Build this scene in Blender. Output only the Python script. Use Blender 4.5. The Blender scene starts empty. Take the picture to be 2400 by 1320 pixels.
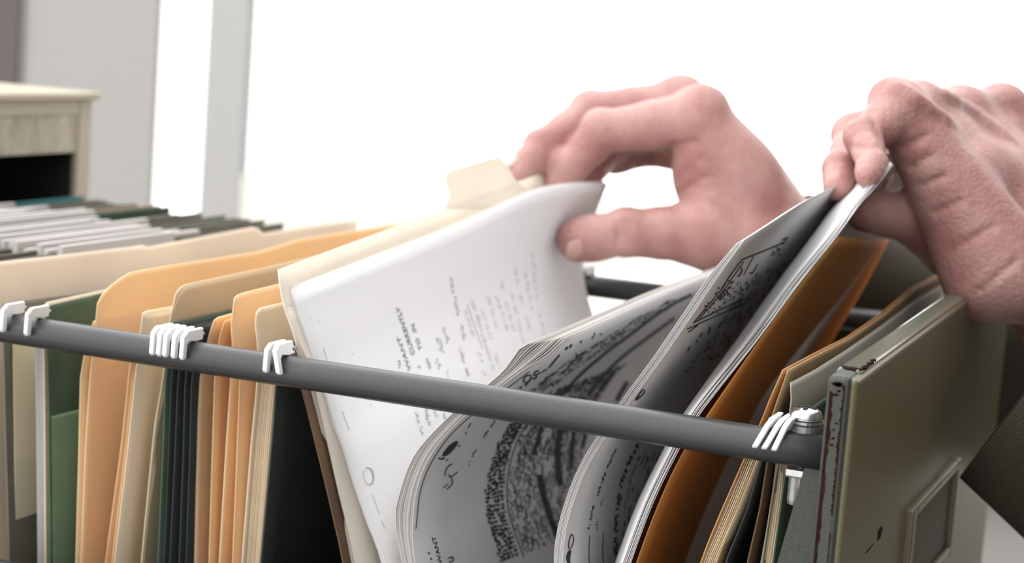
import bpy, bmesh, math, random
import numpy as np
from mathutils import Vector, Matrix
from mathutils.bvhtree import BVHTree

sc = bpy.context.scene
COL = sc.collection
random.seed(7)
rng = np.random.default_rng(7)

# ------------------------------------------------------------------ camera
F = 4500.0                       # focal length in pixels of the 2400 x 1320 frame
YAW, PITCH, ROLL = math.radians(21.7), math.radians(7.6), math.radians(4.25)
RAIL_Z = 1.05                    # height of the drawer rails above the floor


def camera_axes():
    f = Vector((-math.sin(YAW) * math.cos(PITCH), math.cos(YAW) * math.cos(PITCH), -math.sin(PITCH)))
    r = Vector((math.cos(YAW), math.sin(YAW), 0))
    u = r.cross(f)
    return (math.cos(ROLL) * r + math.sin(ROLL) * u, -math.sin(ROLL) * r + math.cos(ROLL) * u, f)


CR, CU, CF = camera_axes()


def ray(px, py):
    return CR * ((px - 1200) / F) - CU * ((py - 660) / F) + CF


CAM = Vector((0, 0, RAIL_Z)) - ray(629, 863) * 0.62


def at_depth(px, py, d):
    return CAM + ray(px, py) * d


def at_y(px, py, y):
    r = ray(px, py)
    return CAM + r * ((y - CAM.y) / r.y)


def at_x(px, py, x):
    r = ray(px, py)
    return CAM + r * ((x - CAM.x) / r.x)


def at_z(px, py, z):
    r = ray(px, py)
    return CAM + r * ((z - CAM.z) / r.z)


cam_data = bpy.data.cameras.new('camera')
cam = bpy.data.objects.new('camera', cam_data)
COL.objects.link(cam)
m = Matrix((CR, CU, -CF)).transposed().to_4x4()
m.translation = CAM
cam.matrix_world = m
cam_data.sensor_width = 36.0
cam_data.lens = 36.0 * F / 2400.0
cam_data.clip_start = 0.02
cam_data.dof.use_dof = True
cam_data.dof.focus_distance = 0.585
cam_data.dof.aperture_fstop = 13.0
cam_data.dof.aperture_blades = 0
sc.camera = cam

# ------------------------------------------------------------------ light: overcast daylight, brightest beyond the window
world = bpy.data.worlds.new('daylight')
sc.world = world
world.use_nodes = True
nt = world.node_tree
nt.nodes.clear()
wo = nt.nodes.new('ShaderNodeOutputWorld')
bg = nt.nodes.new('ShaderNodeBackground')
tc = nt.nodes.new('ShaderNodeTexCoord')
sep = nt.nodes.new('ShaderNodeSeparateXYZ')
ramp = nt.nodes.new('ShaderNodeValToRGB')
mr = nt.nodes.new('ShaderNodeMapRange')
mz = nt.nodes.new('ShaderNodeMapRange')
add = nt.nodes.new('ShaderNodeMath')
add.operation = 'ADD'
nt.links.new(tc.outputs['Generated'], sep.inputs[0])
mr.inputs['From Min'].default_value = -0.2
mr.inputs['From Max'].default_value = 0.75
mr.inputs['To Min'].default_value = 0.58
mr.inputs['To Max'].default_value = 3.2
nt.links.new(sep.outputs['Y'], mr.inputs['Value'])
mz.inputs['From Min'].default_value = 0.0
mz.inputs['From Max'].default_value = 1.0
mz.inputs['To Min'].default_value = 0.0
mz.inputs['To Max'].default_value = 1.25
nt.links.new(sep.outputs['Z'], mz.inputs['Value'])
nt.links.new(mr.outputs[0], add.inputs[0])
nt.links.new(mz.outputs[0], add.inputs[1])
mx_ = nt.nodes.new('ShaderNodeMapRange')          # the person's side of the room is the dim one
mx_.inputs['From Min'].default_value = -0.1
mx_.inputs['From Max'].default_value = 0.8
mx_.inputs['To Min'].default_value = 1.0
mx_.inputs['To Max'].default_value = 0.25
nt.links.new(sep.outputs['X'], mx_.inputs['Value'])
mb = nt.nodes.new('ShaderNodeMapRange')           # fill lobe added from upper left behind the camera
mb.inputs['From Min'].default_value = 0.05
mb.inputs['From Max'].default_value = 1.0
mb.inputs['To Min'].default_value = 0.0
mb.inputs['To Max'].default_value = 1.9
dt = nt.nodes.new('ShaderNodeVectorMath')
dt.operation = 'DOT_PRODUCT'
dt.inputs[1].default_value = Vector((-0.60, -0.62, 0.50)).normalized()
nt.links.new(tc.outputs['Generated'], dt.inputs[0])
nt.links.new(dt.outputs['Value'], mb.inputs['Value'])
ad2 = nt.nodes.new('ShaderNodeMath')
ad2.operation = 'ADD'
nt.links.new(mb.outputs[0], ad2.inputs[1])
mul = nt.nodes.new('ShaderNodeMath')
mul.operation = 'MULTIPLY'
nt.links.new(add.outputs[0], mul.inputs[0])
nt.links.new(mx_.outputs[0], mul.inputs[1])
nt.links.new(mul.outputs[0], ad2.inputs[0])
bg.inputs['Color'].default_value = (1.0, 0.985, 0.965, 1)
nt.links.new(ad2.outputs[0], bg.inputs['Strength'])
nt.links.new(bg.outputs[0], wo.inputs[0])

sc.view_settings.view_transform = 'Standard'
sc.view_settings.look = 'None'
sc.view_settings.exposure = 0.0
sc.view_settings.gamma = 1.0
sc.view_settings.use_curve_mapping = False
sc.cycles.max_bounces = 8
sc.cycles.diffuse_bounces = 4
sc.cycles.glossy_bounces = 3
sc.cycles.transmission_bounces = 4
sc.cycles.sample_clamp_indirect = 6.0


# ------------------------------------------------------------------ materials
def srgb(r, g, b):
    def c(v):
        v /= 255.0
        return v / 12.92 if v <= 0.04045 else ((v + 0.055) / 1.055) ** 2.4
    return (c(r), c(g), c(b), 1.0)


def new_mat(name):
    mt = bpy.data.materials.new(name)
    mt.use_nodes = True
    t = mt.node_tree
    t.nodes.clear()
    out = t.nodes.new('ShaderNodeOutputMaterial')
    return mt, t, out


def add_bump(t, p, scale, strength, dist=0.001, kind='noise', detail=4):
    co = t.nodes.new('ShaderNodeTexCoord')
    if kind == 'noise':
        n = t.nodes.new('ShaderNodeTexNoise')
        n.inputs['Detail'].default_value = detail
        o = n.outputs['Fac']
    else:
        n = t.nodes.new('ShaderNodeTexVoronoi')
        o = n.outputs['Distance']
    n.inputs['Scale'].default_value = scale
    t.links.new(co.outputs['Object'], n.inputs['Vector'])
    b = t.nodes.new('ShaderNodeBump')
    b.inputs['Strength'].default_value = strength
    b.inputs['Distance'].default_value = dist
    t.links.new(o, b.inputs['Height'])
    t.links.new(b.outputs[0], p.inputs['Normal'])
    return n, b


def vary(t, base, amount, scale, detail=3, tint=None):
    """base colour with soft procedural variation"""
    co = t.nodes.new('ShaderNodeTexCoord')
    n = t.nodes.new('ShaderNodeTexNoise')
    n.inputs['Scale'].default_value = scale
    n.inputs['Detail'].default_value = detail
    t.links.new(co.outputs['Object'], n.inputs['Vector'])
    r = t.nodes.new('ShaderNodeValToRGB')
    lo = [c * (1 - amount) for c in base[:3]] if tint is None else list(tint[:3])
    hi = [min(1, c * (1 + amount)) for c in base[:3]] if tint is None else list(base[:3])
    r.color_ramp.elements[0].color = (*lo, 1)
    r.color_ramp.elements[1].color = (*hi, 1)
    r.color_ramp.elements[0].position = 0.3
    r.color_ramp.elements[1].position = 0.7
    t.links.new(n.outputs['Fac'], r.inputs[0])
    return r.outputs[0]


def plain(name, col, rough=0.5, metal=0.0, var=0.05, vscale=40, bump=None, spec=0.5):
    mt, t, out = new_mat(name)
    p = t.nodes.new('ShaderNodeBsdfPrincipled')
    p.inputs['Roughness'].default_value = rough
    p.inputs['Metallic'].default_value = metal
    p.inputs['Specular IOR Level'].default_value = spec
    t.links.new(vary(t, col, var, vscale), p.inputs['Base Color'])
    if bump:
        add_bump(t, p, *bump)
    t.links.new(p.outputs[0], out.inputs[0])
    return mt


def card(name, col, trans=0.3, var=0.05, rough=0.7, fibre=900, tcol=None):
    """paper or card: diffuse with some light passing through"""
    mt, t, out = new_mat(name)
    p = t.nodes.new('ShaderNodeBsdfPrincipled')
    p.inputs['Roughness'].default_value = rough
    p.inputs['Specular IOR Level'].default_value = 0.2
    c = vary(t, col, var, 18)
    t.links.new(c, p.inputs['Base Color'])
    add_bump(t, p, fibre, 0.12, 0.0004)
    tr = t.nodes.new('ShaderNodeBsdfTranslucent')
    if tcol:
        tr.inputs['Color'].default_value = tcol
    else:
        t.links.new(c, tr.inputs['Color'])
    mix = t.nodes.new('ShaderNodeMixShader')
    mix.inputs[0].default_value = trans
    t.links.new(p.outputs[0], mix.inputs[1])
    t.links.new(tr.outputs[0], mix.inputs[2])
    t.links.new(mix.outputs[0], out.inputs[0])
    return mt


def worn_paint(name, paint, under, scale=55, lo=0.62, rough=0.45, grain=0.25):
    """painted steel with chips that show rust and primer"""
    mt, t, out = new_mat(name)
    p = t.nodes.new('ShaderNodeBsdfPrincipled')
    p.inputs['Roughness'].default_value = rough
    co = t.nodes.new('ShaderNodeTexCoord')
    n = t.nodes.new('ShaderNodeTexNoise')
    n.inputs['Scale'].default_value = scale
    n.inputs['Detail'].default_value = 8
    n.inputs['Roughness'].default_value = 0.65
    t.links.new(co.outputs['Object'], n.inputs['Vector'])
    r = t.nodes.new('ShaderNodeValToRGB')
    r.color_ramp.elements[0].position = lo
    r.color_ramp.elements[1].position = lo + 0.03
    t.links.new(n.outputs['Fac'], r.inputs[0])
    fine = t.nodes.new('ShaderNodeTexNoise')
    fine.inputs['Scale'].default_value = 2600
    t.links.new(co.outputs['Object'], fine.inputs['Vector'])
    fr = t.nodes.new('ShaderNodeValToRGB')
    fr.color_ramp.elements[0].color = (*[c * (1 - grain) for c in paint[:3]], 1)
    fr.color_ramp.elements[1].color = (*[c * (1 + grain) for c in paint[:3]], 1)
    fr.color_ramp.elements[0].position = 0.35
    fr.color_ramp.elements[1].position = 0.65
    t.links.new(fine.outputs['Fac'], fr.inputs[0])
    mx = t.nodes.new('ShaderNodeMix')
    mx.data_type = 'RGBA'
    t.links.new(r.outputs[0], mx.inputs['Factor'])
    t.links.new(fr.outputs[0], mx.inputs[6])
    mx.inputs[7].default_value = under
    t.links.new(mx.outputs[2], p.inputs['Base Color'])
    add_bump(t, p, 500, 0.1, 0.0005)
    t.links.new(p.outputs[0], out.inputs[0])
    return mt


def skin(name, col, red, deep):
    mt, t, out = new_mat(name)
    p = t.nodes.new('ShaderNodeBsdfPrincipled')
    p.inputs['Roughness'].default_value = 0.42
    p.inputs['Specular IOR Level'].default_value = 0.4
    p.inputs['Subsurface Weight'].default_value = 0.12
    p.inputs['Subsurface Radius'].default_value = (1.0, 0.35, 0.2)
    p.inputs['Subsurface Scale'].default_value = 0.004
    co = t.nodes.new('ShaderNodeTexCoord')
    n = t.nodes.new('ShaderNodeTexNoise')
    n.inputs['Scale'].default_value = 45
    n.inputs['Detail'].default_value = 5
    t.links.new(co.outputs['Object'], n.inputs['Vector'])
    r = t.nodes.new('ShaderNodeValToRGB')
    r.color_ramp.elements[0].color = red
    r.color_ramp.elements[1].color = col
    r.color_ramp.elements[0].position = 0.35
    r.color_ramp.elements[1].position = 0.62
    t.links.new(n.outputs['Fac'], r.inputs[0])
    t.links.new(r.outputs[0], p.inputs['Base Color'])
    v = t.nodes.new('ShaderNodeTexVoronoi')
    v.inputs['Scale'].default_value = 750
    t.links.new(co.outputs['Object'], v.inputs['Vector'])
    n2 = t.nodes.new('ShaderNodeTexNoise')
    n2.inputs['Scale'].default_value = 260
    n2.inputs['Detail'].default_value = 6
    n2.inputs['Distortion'].default_value = 1.2
    t.links.new(co.outputs['Object'], n2.inputs['Vector'])
    ad = t.nodes.new('ShaderNodeMath')
    ad.operation = 'MULTIPLY_ADD'
    ad.inputs[1].default_value = 0.35
    t.links.new(v.outputs['Distance'], ad.inputs[0])
    t.links.new(n2.outputs['Fac'], ad.inputs[2])
    b = t.nodes.new('ShaderNodeBump')
    b.inputs['Strength'].default_value = 0.42
    b.inputs['Distance'].default_value = 0.0014
    t.links.new(ad.outputs[0], b.inputs['Height'])
    t.links.new(b.outputs[0], p.inputs['Normal'])
    t.links.new(p.outputs[0], out.inputs[0])
    return mt


def weave(name, a, b_, scale):
    """two-colour woven cloth"""
    mt, t, out = new_mat(name)
    p = t.nodes.new('ShaderNodeBsdfPrincipled')
    p.inputs['Roughness'].default_value = 0.9
    p.inputs['Specular IOR Level'].default_value = 0.15
    uv = t.nodes.new('ShaderNodeUVMap')
    ch = t.nodes.new('ShaderNodeTexBrick')
    ch.offset = 0.5
    ch.inputs['Scale'].default_value = scale
    ch.inputs['Mortar Size'].default_value = 0.10
    ch.inputs['Brick Width'].default_value = 0.5
    ch.inputs['Row Height'].default_value = 0.5
    ch.inputs['Color1'].default_value = a
    ch.inputs['Color2'].default_value = tuple(c * 0.8 for c in a[:3]) + (1,)
    ch.inputs['Mortar'].default_value = b_
    t.links.new(uv.outputs[0], ch.inputs['Vector'])
    t.links.new(ch.outputs['Color'], p.inputs['Base Color'])
    bm_ = t.nodes.new('ShaderNodeBump')
    bm_.inputs['Strength'].default_value = 0.5
    bm_.inputs['Distance'].default_value = 0.0006
    bm_.invert = True
    t.links.new(ch.outputs['Fac'], bm_.inputs['Height'])
    t.links.new(bm_.outputs[0], p.inputs['Normal'])
    t.links.new(p.outputs[0], out.inputs[0])
    return mt


M = {
    'cream': card('cream_manila', (0.88, 0.77, 0.60, 1), 0.25),
    'peach': card('peach_manila', (0.95, 0.76, 0.50, 1), 0.3, tcol=(0.92, 0.62, 0.30, 1)),
    'orange': card('orange_manila', (0.92, 0.64, 0.36, 1), 0.3, tcol=(0.8, 0.36, 0.1, 1)),
    'tan': card('tan_manila', (0.76, 0.62, 0.44, 1), 0.22),
    'rose': card('rose_cream_manila', (0.93, 0.83, 0.71, 1), 0.25),
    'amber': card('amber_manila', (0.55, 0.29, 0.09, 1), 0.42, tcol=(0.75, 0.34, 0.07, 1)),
    'ivory': card('ivory_manila', (0.92, 0.87, 0.78, 1), 0.38),
    'paper': card('white_paper', (0.86, 0.86, 0.87, 1), 0.22, 0.015),
    'grey_paper': card('grey_paper', (0.60, 0.59, 0.59, 1), 0.14, 0.03),
    'copy': card('shaded_paper', (0.66, 0.655, 0.66, 1), 0.12, 0.03),  # white paper greyed: shade on the curled bundles put into its colour
    'oldpaper': card('aged_paper', (0.80, 0.66, 0.47, 1), 0.2, 0.08),
    'oldpaper2': card('yellowed_paper', (0.50, 0.46, 0.40, 1), 0.14, 0.04),
    'butter': card('butter_manila', (0.96, 0.87, 0.64, 1), 0.3),
    'cardslot': plain('old_label_card', (0.075, 0.064, 0.040, 1), 0.6, var=0.1, vscale=60),
    'shaded_tan': card('shaded_tan_card', (0.40, 0.375, 0.32, 1), 0.15),  # tan card; the shade beside the drawer front is put into its colour
    'shaded_manila': card('shaded_manila_card', (0.50, 0.36, 0.21, 1), 0.2),  # manila leaf with the same shade put into its colour
    'shaded_orange': card('shaded_orange_card', (0.62, 0.33, 0.13, 1), 0.25),  # orange manila, darkened: its shade is put into the colour
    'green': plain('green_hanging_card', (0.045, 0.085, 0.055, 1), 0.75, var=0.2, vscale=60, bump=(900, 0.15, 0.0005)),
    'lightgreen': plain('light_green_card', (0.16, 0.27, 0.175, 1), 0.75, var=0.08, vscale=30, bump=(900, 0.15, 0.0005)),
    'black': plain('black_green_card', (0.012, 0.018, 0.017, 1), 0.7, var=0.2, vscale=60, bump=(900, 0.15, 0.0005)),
    'brown': plain('brown_hanging_card', (0.10, 0.055, 0.025, 1), 0.75, var=0.2, vscale=60),
    'olive': plain('olive_hanging_card', (0.16, 0.15, 0.115, 1), 0.75, var=0.15, vscale=60),
    'teal': plain('teal_hanging_card', (0.05, 0.24, 0.25, 1), 0.7, var=0.1),
    'plastic': plain('white_plastic', (0.80, 0.81, 0.82, 1), 0.35, var=0.02),
    'rail': plain('grey_rail_paint', (0.040, 0.041, 0.046, 1), 0.32, 0.15, var=0.12, vscale=1500, bump=(2500, 0.2, 0.0003)),
    'zinc': plain('zinc_plate', (0.55, 0.56, 0.57, 1), 0.22, 0.95, var=0.15, vscale=300),
    'darkzinc': plain('dull_steel', (0.30, 0.29, 0.30, 1), 0.35, 0.8, var=0.2, vscale=300),
    'rod': plain('steel_rod', (0.30, 0.28, 0.22, 1), 0.35, 0.9),
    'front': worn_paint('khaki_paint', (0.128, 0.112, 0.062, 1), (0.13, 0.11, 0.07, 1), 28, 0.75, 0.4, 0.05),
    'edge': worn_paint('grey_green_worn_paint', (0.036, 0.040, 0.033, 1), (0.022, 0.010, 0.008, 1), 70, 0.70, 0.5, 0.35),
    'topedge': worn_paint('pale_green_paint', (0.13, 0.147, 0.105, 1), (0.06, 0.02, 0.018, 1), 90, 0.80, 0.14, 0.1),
    'rust': plain('rust_chip', (0.022, 0.009, 0.008, 1), 0.9, var=0.3, vscale=300, spec=0.1),
    'darkframe': plain('dull_bronze_frame', (0.135, 0.115, 0.072, 1), 0.35, 0.2),
    'beige': plain('beige_cabinet_paint', (0.50, 0.445, 0.335, 1), 0.35, var=0.05, vscale=15),
    'beige_gloss': plain('beige_gloss_paint', (0.42, 0.37, 0.28, 1), 0.15, var=0.14, vscale=16, bump=(16, 0.45, 0.02)),
    'tabwhite': card('white_tab', (0.66, 0.63, 0.62, 1), 0.2, 0.03),
    'tanhang': plain('tan_hanging_card', (0.42, 0.30, 0.19, 1), 0.75, var=0.1),
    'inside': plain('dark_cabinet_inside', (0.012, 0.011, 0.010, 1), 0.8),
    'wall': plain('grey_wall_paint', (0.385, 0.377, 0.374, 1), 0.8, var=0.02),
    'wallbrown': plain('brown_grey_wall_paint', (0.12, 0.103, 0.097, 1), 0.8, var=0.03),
    'trim': plain('white_trim_paint', (0.88, 0.88, 0.90, 1), 0.45, var=0.01),
    'jamb': plain('grey_white_jamb_paint', (0.42, 0.42, 0.423, 1), 0.6, var=0.02),
    'sill': plain('cream_sill_paint', (0.85, 0.83, 0.76, 1), 0.5, var=0.02),
    'floor': plain('beige_floor', (0.22, 0.20, 0.17, 1), 0.6, var=0.06, vscale=6),
    'skin': skin('skin', (0.46, 0.265, 0.242, 1), (0.345, 0.155, 0.143, 1), None),
    'nail': plain('fingernail', (0.47, 0.28, 0.25, 1), 0.28, var=0.04),
    'cloth': weave('brown_checked_cloth', (0.112, 0.096, 0.072, 1), (0.013, 0.011, 0.009, 1), 1.0),
    'trouser': plain('khaki_trouser_cloth', (0.50, 0.46, 0.38, 1), 0.9, var=0.05, bump=(900, 0.3, 0.0006)),
    'ink': plain('black_ink', (0.02, 0.02, 0.024, 1), 0.8, var=0.1),
    'greyink': plain('grey_ink', (0.28, 0.28, 0.30, 1), 0.8, var=0.1),
    'softink': plain('typewriter_ink', (0.16, 0.16, 0.17, 1), 0.8, var=0.1),
    'ink2': plain('print_ink', (0.06, 0.06, 0.065, 1), 0.8, var=0.1),
    'paleink': plain('pale_ink', (0.48, 0.48, 0.50, 1), 0.8, var=0.1),
}


# ------------------------------------------------------------------ object helpers
def link(o, parent=None):
    COL.objects.link(o)
    if parent is not None:
        o.parent = parent
    return o


def tag(o, label, cat, group=None):
    o['label'] = label
    o['category'] = cat
    if group:
        o['group'] = group
    return o


def structure(o):
    o['kind'] = 'structure'
    return o


def empty(name, loc=(0, 0, 0)):
    o = bpy.data.objects.new(name, None)
    o.empty_display_size = 0.02
    COL.objects.link(o)
    o.location = loc
    return o


def mesh(name, verts, faces, mat, parent=None, smooth=False, bevel=0, thick=0, uvs=None):
    me = bpy.data.meshes.new(name)
    me.from_pydata([tuple(v) for v in verts], [], faces)
    if uvs is not None:
        l = me.uv_layers.new(name='UVMap')
        for lp in me.loops:
            l.data[lp.index].uv = uvs[lp.vertex_index]
    me.update()
    if smooth:
        me.polygons.foreach_set('use_smooth', [True] * len(me.polygons))
    o = bpy.data.objects.new(name, me)
    me.materials.append(mat)
    link(o, parent)
    if parent is not None:
        o.matrix_parent_inverse = parent_world(parent).inverted()
    if thick:
        s = o.modifiers.new('thickness', 'SOLIDIFY')
        s.thickness = thick
        s.offset = 0
    if bevel:
        b = o.modifiers.new('bevel', 'BEVEL')
        b.width = bevel
        b.segments = 3
        b.limit_method = 'ANGLE'
    return o


def parent_world(o):
    w = Matrix.Translation(o.location)
    return w


def bx(lo, hi):
    (a, b, c), (d, e, f) = lo, hi
    v = [(a, b, c), (d, b, c), (d, e, c), (a, e, c), (a, b, f), (d, b, f), (d, e, f), (a, e, f)]
    q = [(0, 3, 2, 1), (4, 5, 6, 7), (0, 1, 5, 4), (1, 2, 6, 5), (2, 3, 7, 6), (3, 0, 4, 7)]
    return v, q


def boxes(name, lst, mat, parent=None, bevel=0):
    V, Q = [], []
    for lo, hi in lst:
        v, q = bx(lo, hi)
        n = len(V)
        V += v
        Q += [tuple(i + n for i in f) for f in q]
    return mesh(name, V, Q, mat, parent, bevel=bevel)


def tube_geo(pts, rad, n=16, squash=1.0, up=Vector((0, 0, 1))):
    V, Q = [], []
    pts = [Vector(p) for p in pts]
    for i, p in enumerate(pts):
        d = (pts[min(i + 1, len(pts) - 1)] - pts[max(i - 1, 0)]).normalized()
        a = d.cross(up)
        if a.length < 1e-4:
            a = d.cross(Vector((0, 1, 0)))
        a.normalize()
        b = a.cross(d).normalized()
        r = rad[i] if hasattr(rad, '__len__') else rad
        for k in range(n):
            t = 2 * math.pi * k / n
            V.append(p + a * (r * math.cos(t)) + b * (r * squash * math.sin(t)))
    for i in range(len(pts) - 1):
        for k in range(n):
            Q.append((i * n + k, i * n + (k + 1) % n, (i + 1) * n + (k + 1) % n, (i + 1) * n + k))
    Q.append(tuple(reversed(range(n))))
    Q.append(tuple((len(pts) - 1) * n + k for k in range(n)))
    return V, Q


def merge(*geos):
    V, Q = [], []
    for v, q in geos:
        n = len(V)
        V += list(v)
        Q += [tuple(i + n for i in f) for f in q]
    return V, Q


def prism(outline, lo, hi, axis):
    """outline: 2-D loop; extruded along axis (0 = x, 1 = y, 2 = z)"""
    def pt(p, h):
        c = list(p)
        c.insert(axis, h)
        return tuple(c)
    n = len(outline)
    V = [pt(p, lo) for p in outline] + [pt(p, hi) for p in outline]
    Q = [tuple(range(n)), tuple(reversed(range(n, 2 * n)))]
    for i in range(n):
        j = (i + 1) % n
        Q.append((i, i + n, j + n, j))
    return V, Q


def fix_normals(o):
    b = bmesh.new()
    b.from_mesh(o.data)
    bmesh.ops.recalc_face_normals(b, faces=b.faces)
    b.to_mesh(o.data)
    b.free()
    return o


def catmull(pts, n):
    """n points spread evenly along a smooth curve through pts"""
    P = np.array([tuple(p) for p in pts], float)
    if len(P) == 2:
        t = np.linspace(0, 1, n)[:, None]
        return P[0] * (1 - t) + P[1] * t
    E = np.vstack([2 * P[0] - P[1], P, 2 * P[-1] - P[-2]])
    out = []
    for i in range(len(P) - 1):
        a, b, c, d = E[i:i + 4]
        for t in np.linspace(0, 1, 16, endpoint=False):
            out.append(0.5 * ((2 * b) + (c - a) * t + (2 * a - 5 * b + 4 * c - d) * t * t + (3 * b - a - 3 * c + d) * t ** 3))
    out.append(P[-1])
    out = np.array(out)
    L = np.r_[0, np.cumsum(np.linalg.norm(np.diff(out, axis=0), axis=1))]
    s = np.linspace(0, L[-1], n)
    return np.stack([np.interp(s, L, out[:, k]) for k in range(3)], 1)


BOTTOM = RAIL_Z - 0.215


def leaf(name, near, top, mat, yn=0.016, depth=0.268, shear=0.0, thick=0.00045, parent=None, warp=None, bottom=None, cols=26, rows=22):
    """one upright leaf of card. near: near edge in photo pixels, low to high, on the plane y = yn;
    top: its upper edge from the near corner to the far one, laid onto the leaf's own plane"""
    zb = BOTTOM if bottom is None else bottom
    N = [at_y(px, py, yn) for px, py in near]
    zs = [p.z for p in N]
    xs = [p.x for p in N]
    o = np.argsort(zs)
    zs = np.array(zs)[o]
    xs = np.array(xs)[o]
    s0 = (xs[1] - xs[0]) / max(1e-6, zs[1] - zs[0])
    zs = np.r_[zb - 0.01, zs]
    xs = np.r_[xs[0] - s0 * (zs[1] - zs[0]) * 0.6, xs]
    s1 = (xs[-1] - xs[-2]) / max(1e-6, zs[-1] - zs[-2])
    zs = np.r_[zs, zs[-1] + 0.1]
    xs = np.r_[xs, xs[-1] + s1 * 0.1]

    def X(y, z):
        return np.interp(z, zs, xs) + shear * (y - yn)
    T = []
    for px, py in top:
        r = ray(px, py)
        ds = np.linspace(0.38, 1.6, 1600)
        P = np.array(CAM)[None] + np.array(r)[None] * ds[:, None]
        g = P[:, 0] - X(P[:, 1], P[:, 2])
        k = np.nonzero(np.sign(g[1:]) != np.sign(g[:-1]))[0]
        if len(k) == 0:
            continue
        k = k[np.argmin(np.abs(P[k, 1] - 0.15))]
        t = g[k] / (g[k] - g[k + 1])
        q = P[k] * (1 - t) + P[k + 1] * t
        T.append((q[1], q[2]))
    T.sort()
    ty = np.array([t[0] for t in T])
    tz = np.array([t[1] for t in T])
    ys = np.unique(np.r_[np.linspace(yn, yn + depth, cols), ty[(ty > yn) & (ty < yn + depth)]])
    V, Q = [], []
    nr = rows
    for y in ys:
        zt = float(np.interp(y, ty, tz))
        for i in range(nr + 1):
            u = i / nr
            z = zb + (zt - zb) * (1 - (1 - u) ** 1.6)
            x = float(X(y, z))
            if warp:
                x += warp(y, z)
            V.append((x, y, z))
    for j in range(len(ys) - 1):
        for i in range(nr):
            a = j * (nr + 1) + i
            Q.append((a, a + nr + 1, a + nr + 2, a + 1))
    ob = mesh(name, V, Q, mat, parent, smooth=True, thick=thick)
    ob['info_y'] = [float(ty.min()), float(ty.max())]
    del ob['info_y']
    return ob, ty, tz


def loft_geo(rails, n=40, mcols=10):
    """surface through rails (each low to high); returns verts and quads"""
    R = [catmull(r, n) for r in rails]
    V, Q = [], []
    rows = []
    for i in range(n):
        rows.append(catmull([r[i] for r in R], mcols) if len(R) > 2 else catmull([R[0][i], R[1][i]], mcols))
    for r in rows:
        V += [tuple(p) for p in r]
    for i in range(n - 1):
        for j in range(mcols - 1):
            a = i * mcols + j
            Q.append((a, a + 1, a + mcols + 1, a + mcols))
    return V, Q


def down(pts, length=0.11, bend=0.5):
    """carry a profile (low to high) on below the frame, easing towards the vertical"""
    p0, p1 = Vector(pts[0]), Vector(pts[1])
    d = (p0 - p1).normalized()
    e = Vector((d.x * (1 - bend), 0, d.z)).normalized()
    a = p0 + (d + e).normalized() * length * 0.5
    b = a + e * length * 0.5
    return [b, a] + [Vector(p) for p in pts]


def px_y(lst, y=None):
    return [at_y(p[0], p[1], p[2] if len(p) > 2 else y) for p in lst]


def shifted(pts, d):
    return [Vector(p) + Vector(d) for p in pts]
# ------------------------------------------------------------------ the room
FAR = 0.283                       # far rail of the drawer
WALL = 3.0


def wall_px(px):
    return at_y(px, 260, WALL).x


XA, XB, XC, XD, XE = (wall_px(p) for p in (46, 362, 470, 578, 612))
structure(boxes('floor', [((-4, -1.2, -0.02), (2.5, WALL + 0.3, 0))], M['floor']))
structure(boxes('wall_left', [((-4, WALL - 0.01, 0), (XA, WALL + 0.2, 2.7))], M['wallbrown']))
ZS = at_y(800, 436, WALL).z       # lower edge of the window
structure(boxes('wall_back', [((XA, WALL, 0), (XB, WALL + 0.02, 2.7)),
                              ((XB, WALL, 0), (XD, WALL + 0.12, 0.55)),
                              ((XB, WALL, 2.3), (2.5, WALL + 0.2, 2.7))], M['wall']))
structure(boxes('trim_1', [((XD, WALL, 0), (2.5, WALL + 0.2, ZS))], M['sill']))
wf = structure(boxes('window_1', [((XC, WALL, 0.55), (XD, WALL + 0.03, 2.3))], M['jamb'], bevel=0.008))
boxes('window_frame', [((1.4, WALL + 0.06, ZS), (1.46, WALL + 0.1, 2.3)), ((XD, WALL + 0.06, ZS), (2.5, WALL + 0.1, ZS + 0.03))], M['trim'], wf, bevel=0.004)
mt, t, out = new_mat('window_glass')
g1 = t.nodes.new('ShaderNodeBsdfTransparent')
g2 = t.nodes.new('ShaderNodeBsdfGlossy')
g2.inputs['Roughness'].default_value = 0.02
gm = t.nodes.new('ShaderNodeMixShader')
gm.inputs[0].default_value = 0.05
t.links.new(g1.outputs[0], gm.inputs[1])
t.links.new(g2.outputs[0], gm.inputs[2])
t.links.new(gm.outputs[0], out.inputs[0])
boxes('window_glass', [((XD, WALL + 0.077, ZS + 0.03), (1.4, WALL + 0.083, 2.3))], mt, wf)
boxes('window_glass', [((XB, WALL + 0.008, 0.55), (XC, WALL + 0.014, 2.3))], mt, wf)
CX = at_y(700, 520, 1.25).x
cn = boxes('window_counter', [((CX, 1.25, ZS - 0.045), (2.4, WALL - 0.005, ZS - 0.005))], M['sill'], bevel=0.006)
boxes('counter_base', [((CX + 0.04, 1.29, 0), (2.36, WALL - 0.005, ZS - 0.045))], M['wall'], cn)
tag(cn, 'broad cream counter standing below the bright window', 'counter')

# ------------------------------------------------------------------ the open drawer in front
fA = at_y(1938, 885, -0.0135)
fB = at_y(2010, 882, -0.0135)
FX0, FX1, FTOP = fA.x, fB.x, 0.5 * (fA.z + fB.z) + 0.0006
FNEAR, FFAR = -0.0135, 0.302
FBOT = RAIL_Z - 0.26
CABX = at_y(220, 215, 0.305).x     # plane of the cabinet fronts
drawer = empty('file_drawer', (FX0, 0.14, FBOT))
tag(drawer, 'khaki steel file drawer pulled open, full of folders', 'drawer')
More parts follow.
